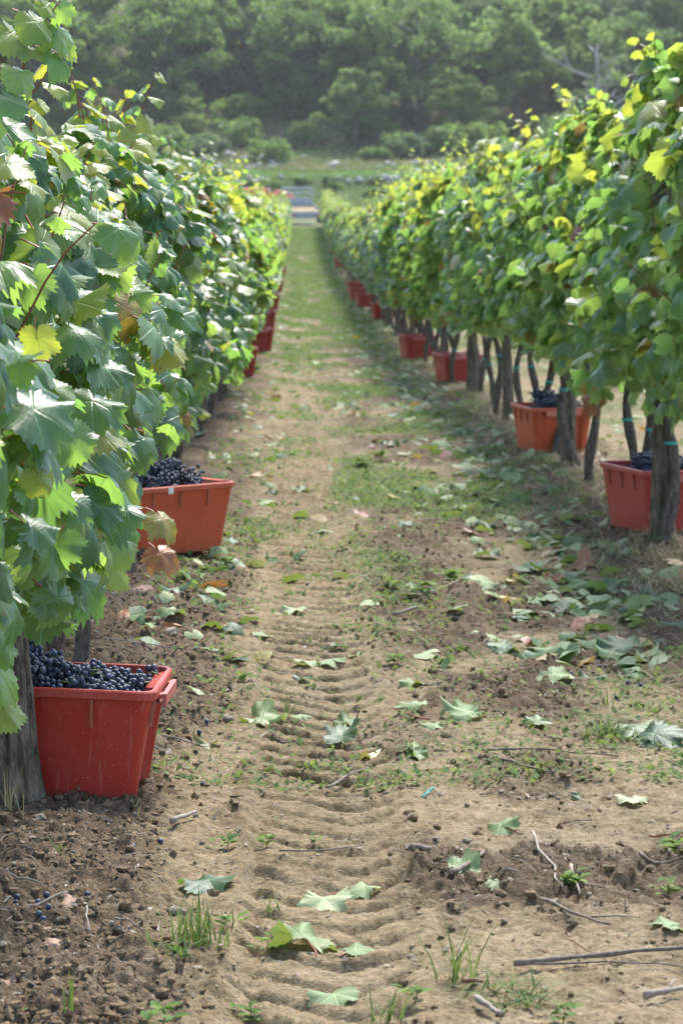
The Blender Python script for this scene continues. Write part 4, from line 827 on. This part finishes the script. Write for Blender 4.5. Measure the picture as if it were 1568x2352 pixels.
# ------------------------------------------------------------------ weeds and grass
def blades(g, n, h, spread, w=.0035, lean=.5, base=.02):
    V, F, T = [], [], []
    for k in range(n):
        a = g.random() * 6.283; b = g.random() * 6.283; H = h * g.uniform(.45, 1.0); x0, y0 = base * g.normal(), base * g.normal(); le = spread * g.uniform(.2, 1.0) ; ww = w * g.uniform(.7, 1.3); px, py = -math.sin(a), math.cos(a); i0 = len(V)
        for j, t in enumerate((0, .35, .7, 1)):
            cx = x0 + math.cos(a) * le * t ** (1 + lean); cy = y0 + math.sin(a) * le * t ** (1 + lean); cz = H * (t - .35 * le / max(h, .01) * t * t * .5); wd = ww * (1, .9, .6, .05)[j]
            V += [(cx - px * wd, cy - py * wd, cz), (cx + px * wd, cy + py * wd, cz)]
        tn = g.random(); T += [tn] * 8
        for j in range(3): F.append((i0 + 2 * j, i0 + 2 * j + 1, i0 + 2 * j + 3, i0 + 2 * j + 2))
    return np.array(V), np.array(F), np.array(T)
def tuft(px, py, n, h, spread, lab, mat=GRASS, sd=1, w=.0028, base=.02):
    g = np.random.default_rng(sd); V, F, T = blades(g, n, h, spread, w, .6, base); o = link('grass_tuft', np_mesh('grass_tuft', V, F, mat, True, None, None, {'tone': T})); o.location = G(px, py); return tag(o, lab, 'grass tuft', 'grass tufts in the soil')
tuft(455, 2168, 60, .115, .06, 'upright green grass tuft left of the largest leaf', GRASS, 1, .0026, .030)
tuft(420, 2190, 26, .05, .09, 'low spreading grass at the foot of the upright tuft', GRASS, 2, .003, .03)
tuft(1050, 2250, 16, .17, .12, 'sparse tall grass stalks right of the bottom centre', GRASS, 3, .0024, .02)
tuft(1090, 2262, 22, .06, .20, 'sprawling grass runners by the long cane', GRASS, 4, .0025, .04)
tuft(1220, 2300, 40, .05, .12, 'spreading green grass near the bottom right', GRASS, 5, .003, .05)
tuft(1385, 1690, 46, .08, .17, 'sprawling grass tuft beside the lying shoot on the right', GRASS, 6, .0032, .03)
tuft(885, 2345, 16, .09, .08, 'grass tuft cut by the bottom edge', GRASS, 7, .003, .02)
tuft(660, 1640, 10, .09, .06, 'thin grass sprig behind the small upright pale leaf', GRASS, 8, .0022, .008)
tuft(625, 2090, 9, .05, .04, 'few grass blades at the edge of the tyre track', GRASS, 9, .002, .01)
tuft(137, 1955, 8, .05, .03, 'small grass sprig on the dark soil below the crate', GRASS, 10, .002, .008)
tuft(160, 2335, 7, .10, .02, 'single grass stem at the bottom left', GRASS, 11, .002, .006)
tuft(1390, 1625, 8, .08, .05, 'grass stalk beside the mud lump', GRASS, 12, .0022, .01)
tuft(30, 1870, 14, .16, .05, 'dry straw stalks against the thick post', STRAW, 13, .0018, .02)
tuft(300, 1860, 22, .05, .07, 'dry root fibres under the big red crate', STRAW, 14, .0014, .05)
for k, (px, py) in enumerate(((1500, 1330), (1545, 1290), (1440, 1280), (1250, 1130), (1320, 1150), (1200, 1060), (1550, 1360))): tuft(px, py, 40, .10, .12, 'dry straw tuft on the bank below the right trunks', STRAW, 20 + k, .002, .07)
def weed(px, py, n, s, lab, sd, mat=WEED):
    g = np.random.default_rng(sd); V, F, T = [], [], []; stem_pts = []
    for k in range(n):
        a = k * 2.4 + g.random(); H = s * g.uniform(.2, 1.0); d = np.array([math.cos(a), math.sin(a), g.uniform(.05, .7)]); d /= np.linalg.norm(d); c = np.array([g.normal() * .25 * s, g.normal() * .25 * s, H * .6]); L = s * g.uniform(.35, .7); sd_ = np.cross(d, [0, 0, 1]); sd_ /= np.linalg.norm(sd_); up = np.cross(sd_, d); i0 = len(V); wd = L * .28; tn = g.random()
        V += [c, c + d * L * .35 + sd_ * wd + up * .1 * L, c + d * L * .75 + sd_ * wd * .8, c + d * L - up * .15 * L, c + d * L * .75 - sd_ * wd * .8, c + d * L * .35 - sd_ * wd + up * .1 * L, c + d * L * .5 - up * .05 * L]; T += [tn] * 7
        for j in range(6): F.append((i0 + j, i0 + (j + 1) % 6, i0 + 6))
    V, F, T = np.array(V), np.array(F), np.array(T); o = empty('weed', G(px, py)); link('foliage', np_mesh('weed_foliage', V, F, mat, True, None, None, {'tone': T}), o)
    m = MB(); m.tube([(0, 0, -.01), (.1 * s, 0, s * .3), (.05 * s, .05 * s, s * .7)], [s * .03, s * .025, s * .015], 5); m.build('stem', mat, o, True); return tag(o, lab, 'weed', 'small weeds in the soil')
WD = [(520, 1950, 14, .05, 'light green weed creeping left of the tyre track'), (610, 1948, 12, .05, 'leafy weed at the edge of the tyre track'), (720, 1945, 8, .035, 'small weed in the tyre track'), (570, 2345, 10, .055, 'bright weed at the bottom left of centre'), (370, 2362, 12, .06, 'bright green weed cut by the bottom edge'), (530, 2135, 8, .06, 'two broad weed leaves right of the grass tuft'), (610, 2185, 10, .05, 'pale weed left of the largest leaf'), (950, 2305, 10, .055, 'seedling with pale leaves at bottom centre'), (1310, 2040, 22, .055, 'bushy little weed right of the grey stick'), (1290, 2350, 16, .05, 'weed cut by the bottom edge at right'), (1530, 2060, 20, .05, 'weed patch at the right edge'), (980, 1375, 20, .09, 'upright leafy weed in mid alley'), (1040, 1345, 24, .10, 'tall bushy weed in the middle distance'), (900, 1350, 14, .07, 'low weed in the middle distance'), (560, 1565, 20, .05, 'weed patch right of the big red crate'), (470, 1575, 16, .045, 'small weeds by the cream leaf'), (520, 1310, 30, .06, 'weed patch between the orange crate and the track'), (470, 1320, 24, .05, 'low weeds below the orange crate'), (910, 1525, 26, .06, 'weeds around the dark debris in mid alley'), (1010, 1530, 18, .045, 'weeds right of the dark debris'), (1060, 1490, 18, .05, 'weed tuft left of the flat yellow green leaf'), (830, 1075, 40, .10, 'pale green weed clump in mid alley in the middle distance'), (870, 1060, 36, .09, 'right half of the pale green weed clump'), (1100, 1560, 18, .045, 'little weeds in the right wheel track'), (40, 2330, 8, .03, 'small seedling on the left soil'), (650, 1820, 6, .025, 'tiny weed beside the tread marks'), (760, 1590, 6, .03, 'tiny weed by the thin leaf'), (1560, 1750, 14, .05, 'weed at the right edge'), (1540, 1960, 14, .07, 'dark green weed at the right edge')]
for k, (px, py, n, s, lab) in enumerate(WD): weed(px, py, n, s, lab, 40 + k)
def ground_cover(n, sd, y0, y1, pw):
    """low weed rosettes: each clump is a ring of small lying leaves and a few short blades"""
    g = np.random.default_rng(sd); m = n * 5; y = y0 + (y1 - y0) * g.random(m) ** pw; x = np.where(g.random(m) < .80, g.uniform(-.55, 1.6, m), g.uniform(1.6, 4.5, m)); k = g.random(m) < (grass_mask(x, y) + .05 + .30 * sstep(.50, .66, fbm(x * 2.5, y * .8, 4, 63)) * sstep(7.5, 11, y)); x, y = x[k][:n], y[k][:n]; n = len(x)
    per = 9; X = np.repeat(x, per); Y = np.repeat(y, per); sp = .035 * (1 + Y / 60); X = X + g.normal(0, 1, n * per) * sp; Y = Y + g.normal(0, 1, n * per) * sp * 1.3; N = n * per; Z = zg(X, Y)
    a = g.random(N) * 6.283; L = g.uniform(.008, .026, N) * (1 + Y / 55); up = g.uniform(.05, .9, N) * L; wd = L * g.uniform(.12, .42, N); d = np.stack([np.cos(a) * L, np.sin(a) * L, up], 1); o = np.stack([-np.sin(a) * wd, np.cos(a) * wd, 0 * a], 1); b = np.stack([X, Y, Z + .002 + g.random(N) * .012], 1)
    V = np.stack([b, b + d * .55 + o, b + d, b + d * .55 - o], 1).reshape(-1, 3); F = np.arange(N)[:, None] * 4 + np.array([[0, 1, 2, 3]])
    return np_mesh('alley_grass', V, F, [GRASS, WEED], False, None, g.choice([0, 1], N, p=[.6, .4]), {'tone': np.repeat(g.random(N), 4)})
tag(link('alley_grass', ground_cover(20000, 9, 7.5, 146, 2.2)), 'low green weeds and grass along the middle of the alley', 'grass', None, 'stuff')
def debris(n, sd):
    g = np.random.default_rng(sd); y = 5 + 13 * g.random(n) ** 1.5; x = g.uniform(-1.0, 1.9, n); k = g.random(n) < .18 + .82 * rough_mask(x, y) * sstep(.4, .6, fbm(x * 3, y * 2, 2, 90)); x, y = x[k], y[k]; n = len(x); z = zg(x, y); a = g.random(n) * 6.283; L = .004 + .035 * g.random(n) ** 3; w_ = np.minimum(.0012 + .0035 * g.random(n) ** 2, L); d = np.stack([np.cos(a) * L, np.sin(a) * L, g.uniform(-.1, .35, n) * L], 1); o = np.stack([-np.sin(a) * w_, np.cos(a) * w_, g.normal(0, .3, n) * w_], 1); b = np.stack([x, y, z + .003], 1)
    V = np.stack([b - o, b + o, b + d + o * .6, b + d - o * .6], 1).reshape(-1, 3); F = np.arange(n)[:, None] * 4 + np.array([[0, 1, 2, 3]]); return np_mesh('plant_debris', V, F, [TWIG, TWIGP, DARKD], False, None, g.choice([0, 1, 2], n, p=[.35, .35, .3]))
DARKD = simple('rotted_debris', (.045, .038, .034), .8)
tag(link('plant_debris', debris(26000, 6)), 'crumbs of dry stalks and rotted leaves strewn on the soil', 'debris', None, 'stuff')
def straw_bank(n, sd):
    g = np.random.default_rng(sd); y = 8 + 36 * g.random(n) ** 1.9; x = g.normal(1.60, .18, n); z = zg(x, y); a = g.random(n) * 6.283; L = g.uniform(.02, .09, n); up = g.uniform(.0, .6, n) * L; w_ = .0018 * (1 + y / 30); d = np.stack([np.cos(a) * L, np.sin(a) * L, up], 1); o = np.stack([-np.sin(a) * w_, np.cos(a) * w_, 0 * a], 1); b = np.stack([x, y, z + .006], 1)
    V = np.stack([b - o, b + o, b + d + o * .4, b + d - o * .4], 1).reshape(-1, 3); F = np.arange(n)[:, None] * 4 + np.array([[0, 1, 2, 3]]); return np_mesh('dry_straw', V, F, STRAW, True, None, None, {'tone': np.repeat(g.random(n), 4)})
tag(link('dry_straw', straw_bank(17000, 4)), 'dry straw and dead grass on the right bank', 'straw', None, 'stuff')

# ------------------------------------------------------------------ trailer and tractor at the end of the alley
GALV = simple('galvanised_steel', (.27, .30, .33), .7, .0, nscale=4, var=.15, spec=.2); PLY = simple('trailer_floor', (.26, .20, .12), .9, nscale=3, var=.15, spec=.08); RUB = simple('tyre_rubber', (.02, .02, .02), .8); TRED = simple('tractor_red_paint', (.52, .035, .03), .32, spec=.5); BLK = simple('black_metal', (.025, .025, .027), .5); LAMPM = simple('lamp_lens', (.75, .75, .72), .2); RIMM = simple('wheel_rim', (.55, .53, .48), .45)
def wheel(parent, loc, r, wd, ax=(1, 0, 0)):
    o = empty('wheel', loc); o.parent = parent; a = Vector(ax); t = MB(); n = 20
    prof = [(-wd / 2, r * .62), (-wd / 2, r * .93), (-wd * .35, r), (wd * .35, r), (wd / 2, r * .93), (wd / 2, r * .62)]; u = Vector((0, 0, 1)); v = a.cross(u); V = [a * p + (u * math.cos(6.2832 * k / n) + v * math.sin(6.2832 * k / n)) * q for p, q in prof for k in range(n)]
    t.add(V, [(i * n + k, i * n + (k + 1) % n, (i + 1) * n + (k + 1) % n, (i + 1) * n + k) for i in range(5) for k in range(n)]); link('tyre', t.mesh('tyre', RUB, True), o)
    m = MB(); m.cyl((0, 0, 0), a, r * .63, wd * .6, 18); m.cyl((0, 0, 0), a, r * .2, wd * .9, 10); link('rim', m.mesh('rim', RIMM), o); return o
TY = 150.0; TX = .50
tr = empty('trailer', (TX, TY, float(zg(TX, TY, False)) + .17), R(7), 1.12); tag(tr, 'flat grey metal trailer with a railed headboard standing at the end of the alley', 'trailer')
tr.rotation_euler = (R(6), 0, R(9)); tw, tl, th = 1.5, 2.6, .46
b = MB(); b.box((0, tl / 2, th), (tw, tl, .06)); link('floor', b.mesh('floor', PLY), tr)
b = MB(); b.box((0, tl / 2, th - .10), (.9, tl, .10)); b.box((0, tl + .6, th - .14), (.10, 1.2, .10)); link('frame', b.mesh('frame', BLK), tr)
for nm, c, d in (('tailboard', (0, -.02, th - .12), (tw, .04, .30)), ('side_board', (-tw / 2 - .02, tl / 2, th + .13), (.04, tl, .24)), ('side_board', (tw / 2 + .02, tl / 2, th + .07), (.04, tl, .12)), ('headboard', (0, tl + .02, th + .21), (tw, .05, .40))):
    b = MB(); b.box(c, d); link(nm, b.mesh(nm, GALV), tr)
b = MB()
for x in (-tw / 2 + .03, 0, tw / 2 - .03): b.tube([(x, tl + .02, th + .40), (x, tl + .02, th + .88)], .045, 8)
for z in (.64, .88): b.tube([(-tw / 2 + .03, tl + .02, th + z), (tw / 2 - .03, tl + .02, th + z)], .045, 8)
link('rail', b.mesh('rail', GALV), tr)
for x in (-tw / 2 - .06, tw / 2 + .06): wheel(tr, (x, tl * .35, .12), .27, .2)
b = MB(); b.cyl((0, tl * .35, .12), (1, 0, 0), .04, tw, 8); link('axle', b.mesh('axle', BLK), tr)
b = MB()
for x in (-.55, .55): b.box((x, -.05, th - .16), (.16, .03, .08))
link('tail_lamp', b.mesh('tail_lamp', TRED), tr)

KX, KY = -1.35, 157.0
tk = empty('tractor', (KX, KY, float(zg(KX, KY, False))), R(90), 1.22); tag(tk, 'red tractor with a rounded bonnet half hidden behind the left vine row', 'tractor')
def hood_mesh():
    m = MB(); secs = [(.15, .27, 1.10, 1.44), (.6, .30, .95, 1.52), (1.3, .29, .92, 1.48), (1.7, .26, .95, 1.40), (1.82, .20, 1.02, 1.30)]; n = 12; V = []
    for y, hw, zb, zt in secs:
        for k in range(n):
            a = 2 * math.pi * k / n; x = hw * math.copysign(abs(math.cos(a)) ** .55, math.cos(a)); z = (zb + zt) / 2 + (zt - zb) / 2 * math.copysign(abs(math.sin(a)) ** .55, math.sin(a)); V.append((x, y, z))
    m.add(V, [(i * n + k, i * n + (k + 1) % n, (i + 1) * n + (k + 1) % n, (i + 1) * n + k) for i in range(4) for k in range(n)] + [tuple(range(n - 1, -1, -1)), tuple(range(4 * n, 5 * n))]); return m.mesh('hood', TRED, True)
link('hood', hood_mesh(), tk)
b = MB(); b.box((0, .9, .72), (.42, 1.8, .45)); b.box((0, -.35, .65), (.5, .9, .4)); link('chassis', b.mesh('chassis', BLK), tk)
for x in (-.48, .48): wheel(tk, (x, 1.35, .28), .40, .22)
for x in (-.58, .58): wheel(tk, (x, -.35, .42), .54, .30)
for x in (-.58, .58):
    b = MB(); b.tube([(x, -.95, .85), (x, -.75, 1.12), (x, -.35, 1.22), (x, .05, 1.10)], [.17, .17, .17, .15], 8); link('fender', b.mesh('fender', TRED, True), tk)
b = MB(); b.box((0, -.40, 1.12), (.42, .42, .10)); b.box((0, -.62, 1.36), (.42, .08, .42)); link('seat', b.mesh('seat', BLK), tk)
b = MB(); b.tube([(0, .12, 1.2), (0, -.05, 1.45)], .025, 8); b.tube([(.19 * math.cos(k * .4833), -.05 + .07 * math.sin(k * .4833), 1.45 + .17 * math.sin(k * .4833)) for k in range(14)], .02, 6); link('steering_wheel', b.mesh('steering_wheel', BLK, True), tk)
b = MB(); b.tube([(.22, .55, 1.3), (.22, .55, 1.72)], .03, 8); link('exhaust', b.mesh('exhaust', BLK), tk)
for x in (-.24, .24):
    b = MB(); b.cyl((x, .10, 1.38), (0, 1, 0), .075, .06, 12); link('work_lamp', b.mesh('work_lamp', LAMPM), tk)

# ------------------------------------------------------------------ trees on the hill
def tree_leaf_mat(name, stops, trans, tf=.5):
    M = NT(name); f = M.math('FRACT', M.math('ADD', M.N('ShaderNodeObjectInfo').outputs['Random'], M.attr('tone'))); c = M.ramp(f, stops); hv = M.N('ShaderNodeHueSaturation'); M.L(c, hv.inputs['Color']); M.L(M.maprange(M.N('ShaderNodeObjectInfo').outputs['Random'], 0, 1,   .45, 1.55), hv.inputs['Value']); c = hv.outputs[0]; M.L(c, M.b.inputs['Base Color']); M.b.inputs['Roughness'].default_value = .55; M.b.inputs['Specular IOR Level'].default_value = .3
    t = M.N('ShaderNodeBsdfTranslucent'); t.inputs[0].default_value = (*trans, 1); mx = M.N('ShaderNodeMixShader'); mx.inputs[0].default_value = tf; M.L(M.b.outputs[0], mx.inputs[1]); M.L(t.outputs[0], mx.inputs[2]); M.L(mx.outputs[0], M.out.inputs[0]); return M.m
TM = [tree_leaf_mat('oak_foliage', [(0, (.04, .075, .03)), (.6, (.075, .12, .042)), (1, (.12, .155, .05))], (.20, .32, .07)), tree_leaf_mat('pale_foliage', [(0, (.06, .10, .035)), (.6, (.10, .155, .05)), (1, (.16, .20, .06))], (.24, .36, .08)), tree_leaf_mat('grey_foliage', [(0, (.045, .065, .04)), (.6, (.075, .10, .06)), (1, (.12, .14, .08))], (.13, .20, .07))]
def crown_mesh(sd, mat, tips, rc, leaf, per, flat=.75):
    g = np.random.default_rng(sd); n = len(tips) * per; c = np.repeat(tips, per, 0); d = g.normal(0, 1, (n, 3)); d /= np.linalg.norm(d, axis=1, keepdims=True); rr = rc * g.uniform(.6, 1.25, len(tips)); p = c + d * (np.repeat(rr, per) * g.random(n) ** .45)[:, None] * np.array([1, 1, flat])
    a = g.normal(0, 1, (n, 3)); a /= np.linalg.norm(a, axis=1, keepdims=True); b = np.cross(a, g.normal(0, 1, (n, 3))); b /= np.linalg.norm(b, axis=1, keepdims=True); s = leaf * g.uniform(.6, 1.4, (n, 1)); a = a * s; b = b * s * .7
    V = np.stack([p - a, p + b, p + a, p - b], 1).reshape(-1, 3); F = np.arange(n)[:, None] * 4 + np.array([[0, 1, 2, 3]]); tone = np.repeat(np.repeat(g.random(len(tips)) * .6, per) + g.random(n) * .4, 4); return np_mesh('tree_crown', V, F, mat, False, None, None, {'tone': tone})
def tree_kind(sd, H, W, mat, bark=TREEBARK, bare=.0, per=120, forks=9, zc=.16):
    g = np.random.default_rng(sd); m = MB(); top = np.array([g.normal(0, .3), g.normal(0, .3), H * .8]); q = [(0, 0, -.6), (g.normal(0, .15), g.normal(0, .15), H * .25), tuple(top * np.array([.7, .7, .65])), tuple(top)]; m.tube(q, [H * .036, H * .026, H * .017, .04], 8); tips = []
    for k in range(forks):
        t = zc + (.92 - zc) * k / forks; a = k * 2.4 + g.random(); z0 = H * t * .8; base = np.array([top[0] * t, top[1] * t, z0]); L = W * .5 * g.uniform(.7, 1.1) * (1.1 - .45 * t); e = base + np.array([math.cos(a) * L, math.sin(a) * L, L * g.uniform(.35, .8)]); mid = (base + e) / 2 + g.normal(0, .25, 3); m.tube([base, mid, e], [H * .017, H * .011, .03], 6); tips += [e, mid * .3 + e * .7 + g.normal(0, .5, 3)]
        for j in range(3):
            e2 = mid + np.array([g.normal(0, L * .4), g.normal(0, L * .4), g.uniform(.1, .6) * L]); m.tube([mid, e2], [H * .006, .02], 5); tips.append(e2)
    for k in range(30):
        a = g.random() * 6.283; z = H * g.uniform(zc + .05, 1.0); rr = W * .5 * math.sqrt(max(.05, 1 - ((z / H - .52) / .50) ** 2)) * g.uniform(.35, 1.05); tips.append(np.array([math.cos(a) * rr, math.sin(a) * rr, z]))
    tips = np.array(tips); tips = tips[g.random(len(tips)) > bare]
    return m.mesh('tree_trunk', bark, True), crown_mesh(sd, mat, tips, W * .098, .14, per)
TK = [tree_kind(1, 9.5, 9.0, TM[0]), tree_kind(2, 8.0, 7.5, TM[1]), tree_kind(3, 10.5, 8.0, TM[0], per=110), tree_kind(4, 7.0, 7.0, TM[2]), tree_kind(5, 9.0, 6.5, TM[1]), tree_kind(6, 8.5, 8.5, TM[2], per=100)]
TPALE = tree_kind(9, 10.0, 8.0, TM[1], PALEBARK, .72, 60)
def bush_kind(sd, H, W, mat, per=90):
    g = np.random.default_rng(sd); tips = []
    for k in range(26):
        a = g.random() * 6.283; r = W * .45 * math.sqrt(g.random()); tips.append((math.cos(a) * r, math.sin(a) * r, H * (.15 + .7 * g.random() * (1 - (r / W) ** 2))))
    m = MB()
    for k in range(5): m.tube([(0, 0, -.3), tuple(np.array(tips[k]) * .6), tips[k]], [.05, .03, .01], 5)
    return m.mesh('bush_stems', TREEBARK, True), crown_mesh(sd, mat, np.array(tips), W * .16, .11, per)
BK = [bush_kind(21, 2.2, 3.6, TM[0]), bush_kind(22, 1.8, 3.0, TM[2]), bush_kind(23, 2.6, 3.4, TM[1]), bush_kind(24, 1.3, 2.6, TM[0])]
def plant(kind, nm, x, y, s, rz, lab, cat_, grp):
    o = empty(nm, (x, y, float(zh(x, y)) - .1), rz, s); link('trunk' if nm == 'tree' else 'stems', kind[0], o); link('crown', kind[1], o); return tag(o, lab, cat_, grp)
def HX(px, d): return (px - VPX) / FPX * d
gt = np.random.default_rng(44)
HEROT = [(385, 226, 0, 1.05, 'spreading dark trunked tree left of centre on the hillside'), (425, 231, 2, .85, 'second leaning tree beside the spreading one on the left slope'), (960, 219, 0, 1.15, 'broad round crowned tree in the centre of the hillside'), (820, 214, 1, .75, 'pale green low tree left of the broad central tree'), (1180, 222, 4, 1.1, 'tall light green tree right of centre'), (90, 222, 2, 1.15, 'big dark tree behind the near left vine shoot'), (1480, 230, 5, 1.2, 'dark grey green tree in the upper right corner'), (560, 236, 3, .9, 'grey green tree between the left and central trees'), (690, 240, 2, .9, 'dark narrow tree above the tractor on the slope'), (1060, 214, 1, .65, 'small bright tree at the foot of the wood right of centre')]
for px, d, k, s, lab in HEROT: plant(TK[k], 'tree', HX(px, d), d, s, gt.random() * 6, lab, 'tree', 'trees on the hillside')
plant(TPALE, 'tree', HX(1370, 212), 212, .95, 1.0, 'pale barked nearly bare tree at the right of the wood', 'tree', 'trees on the hillside')
n = 0
while n < 150:
    y = 222 + 95 * gt.random() ** 1.1; half = 784 / FPX * y * 1.35; x = HX(PW / 2, y) + gt.uniform(-half, half); px = VPX + x / y * FPX
    if 215 < px < 345 and 225 < y < 262 and gt.random() < .9: continue
    if 430 < px < 660 and y < 250 and gt.random() < .6: continue
    dense = px > 700
    if not dense and gt.random() < .25: continue
    k = int(gt.integers(0, 6)); plant(TK[k], 'tree', x, y, gt.uniform(.75, 1.15), gt.random() * 6.28, ['dark green', 'pale green', 'tall dark green', 'grey green', 'light green', 'grey leaved'][k] + f' tree {"high up" if y > 262 else "low down"} ' + ('in the wood at the right' if px > 1150 else 'in the wood right of centre' if px > 700 else 'on the open left slope'), 'tree', 'trees on the hillside'); n += 1
for k in range(120):
    y = 198 + 42 * gt.random() ** .9; half = 784 / FPX * y * 1.25; x = HX(PW / 2, y) + gt.uniform(-half, half); px = VPX + x / y * FPX
    if 480 < px < 900 and y < 212 and gt.random() < .75: continue
    q = int(gt.integers(0, 4)); plant(BK[q], 'bush', x, y, gt.uniform(.7, 1.4), gt.random() * 6.28, ['dark rounded', 'grey green', 'tall pale', 'low dark'][q] + f' scrub bush {"higher" if y > 218 else "low"} on the slope ' + ('at the right' if px > 1150 else 'right of centre' if px > 700 else 'left of centre' if px > 350 else 'at the left'), 'bush', 'scrub bushes on the hillside')
for k in range(46):
    x = gt.uniform(-24, 30); y = gt.uniform(178.5, 182.2); q = int(gt.choice([0, 1, 3])); plant(BK[q], 'bush', x, y, gt.uniform(.35, .6), gt.random() * 6.28, ['dark', 'grey', '', 'low green'][q] + ' bramble clump on the terrace bank below the grass strip', 'bush', 'bramble clumps on the terrace bank')
RK = simple('pale_rock', (.30, .28, .26), .9, nscale=1.5, var=.3, bump=.05); RKM = [rock_mesh(30 + s, RK, .6) for s in range(4)]
for k in range(70):
    if k < 45: y = gt.uniform(194, 212); px = gt.choice([gt.uniform(380, 700), gt.uniform(600, 1020)]); s = gt.uniform(.15, .55)
    else: y = 182.6 + gt.normal(0, .2); px = gt.uniform(450, 1050); s = gt.uniform(.15, .35)
    x = HX(px, y); o = link('rock', RKM[k % 4]); o.location = (x, y, float(zh(x, y)) + s * .2); o.scale = (s,) * 3; o.rotation_euler = (0, 0, gt.random() * 6); tag(o, 'pale rock lying in the scrub above the grass terrace' if k < 45 else 'pale stone of the terrace edge under the grass strip', 'rock', 'pale rocks of the hillside' if k < 45 else 'stones of the terrace edge')
def hill_grass(n, sd):
    g = np.random.default_rng(sd); y = g.uniform(160, 240, n); half = 784 / FPX * y * 1.2; x = HX(PW / 2, y) + g.uniform(-1, 1, n) * half; z = zh(x, y); h = g.uniform(.15, .5, n) * np.where((y > 183) & (y < 190), .6, 1); a = g.random(n) * 6.28; w_ = .05; b = np.stack([x, y, z - .02], 1); o = np.stack([np.cos(a) * w_, np.sin(a) * w_, 0 * a], 1); t = b + np.stack([g.normal(0, .15, n), g.normal(0, .15, n), h], 1)
    V = np.stack([b - o, b + o, t], 1).reshape(-1, 3); F = np.arange(n)[:, None] * 3 + np.array([[0, 1, 2]]); dry = (y > 192) & (g.random(n) < .5); return np_mesh('hill_grass', V, F, [GRASS, STRAW], False, None, dry.astype(int), {'tone': np.repeat(g.random(n), 3)})
tag(link('hill_grass', hill_grass(45000, 3)), 'rough green and dry grass on the terraces', 'grass', None, 'stuff')

# ------------------------------------------------------------------ haze
HAZE = .00019
if HAZE:
    hb = MB(); hb.box((0, 130, 50), (400, 1000, 110)); hm = bpy.data.materials.new('haze_air'); hm.use_nodes = True; hn = hm.node_tree.nodes; hn.remove(hn['Principled BSDF']); pv = hn.new('ShaderNodeVolumePrincipled'); pv.inputs['Color'].default_value = (.95, 1.0, .97, 1); pv.inputs['Density'].default_value = HAZE; pv.inputs['Anisotropy'].default_value = .4
    hm.node_tree.links.new(pv.outputs[0], hn['Material Output'].inputs['Volume'])
    tag(hb.build('haze', hm), 'thin bright haze in the valley air', 'haze', None, 'stuff')
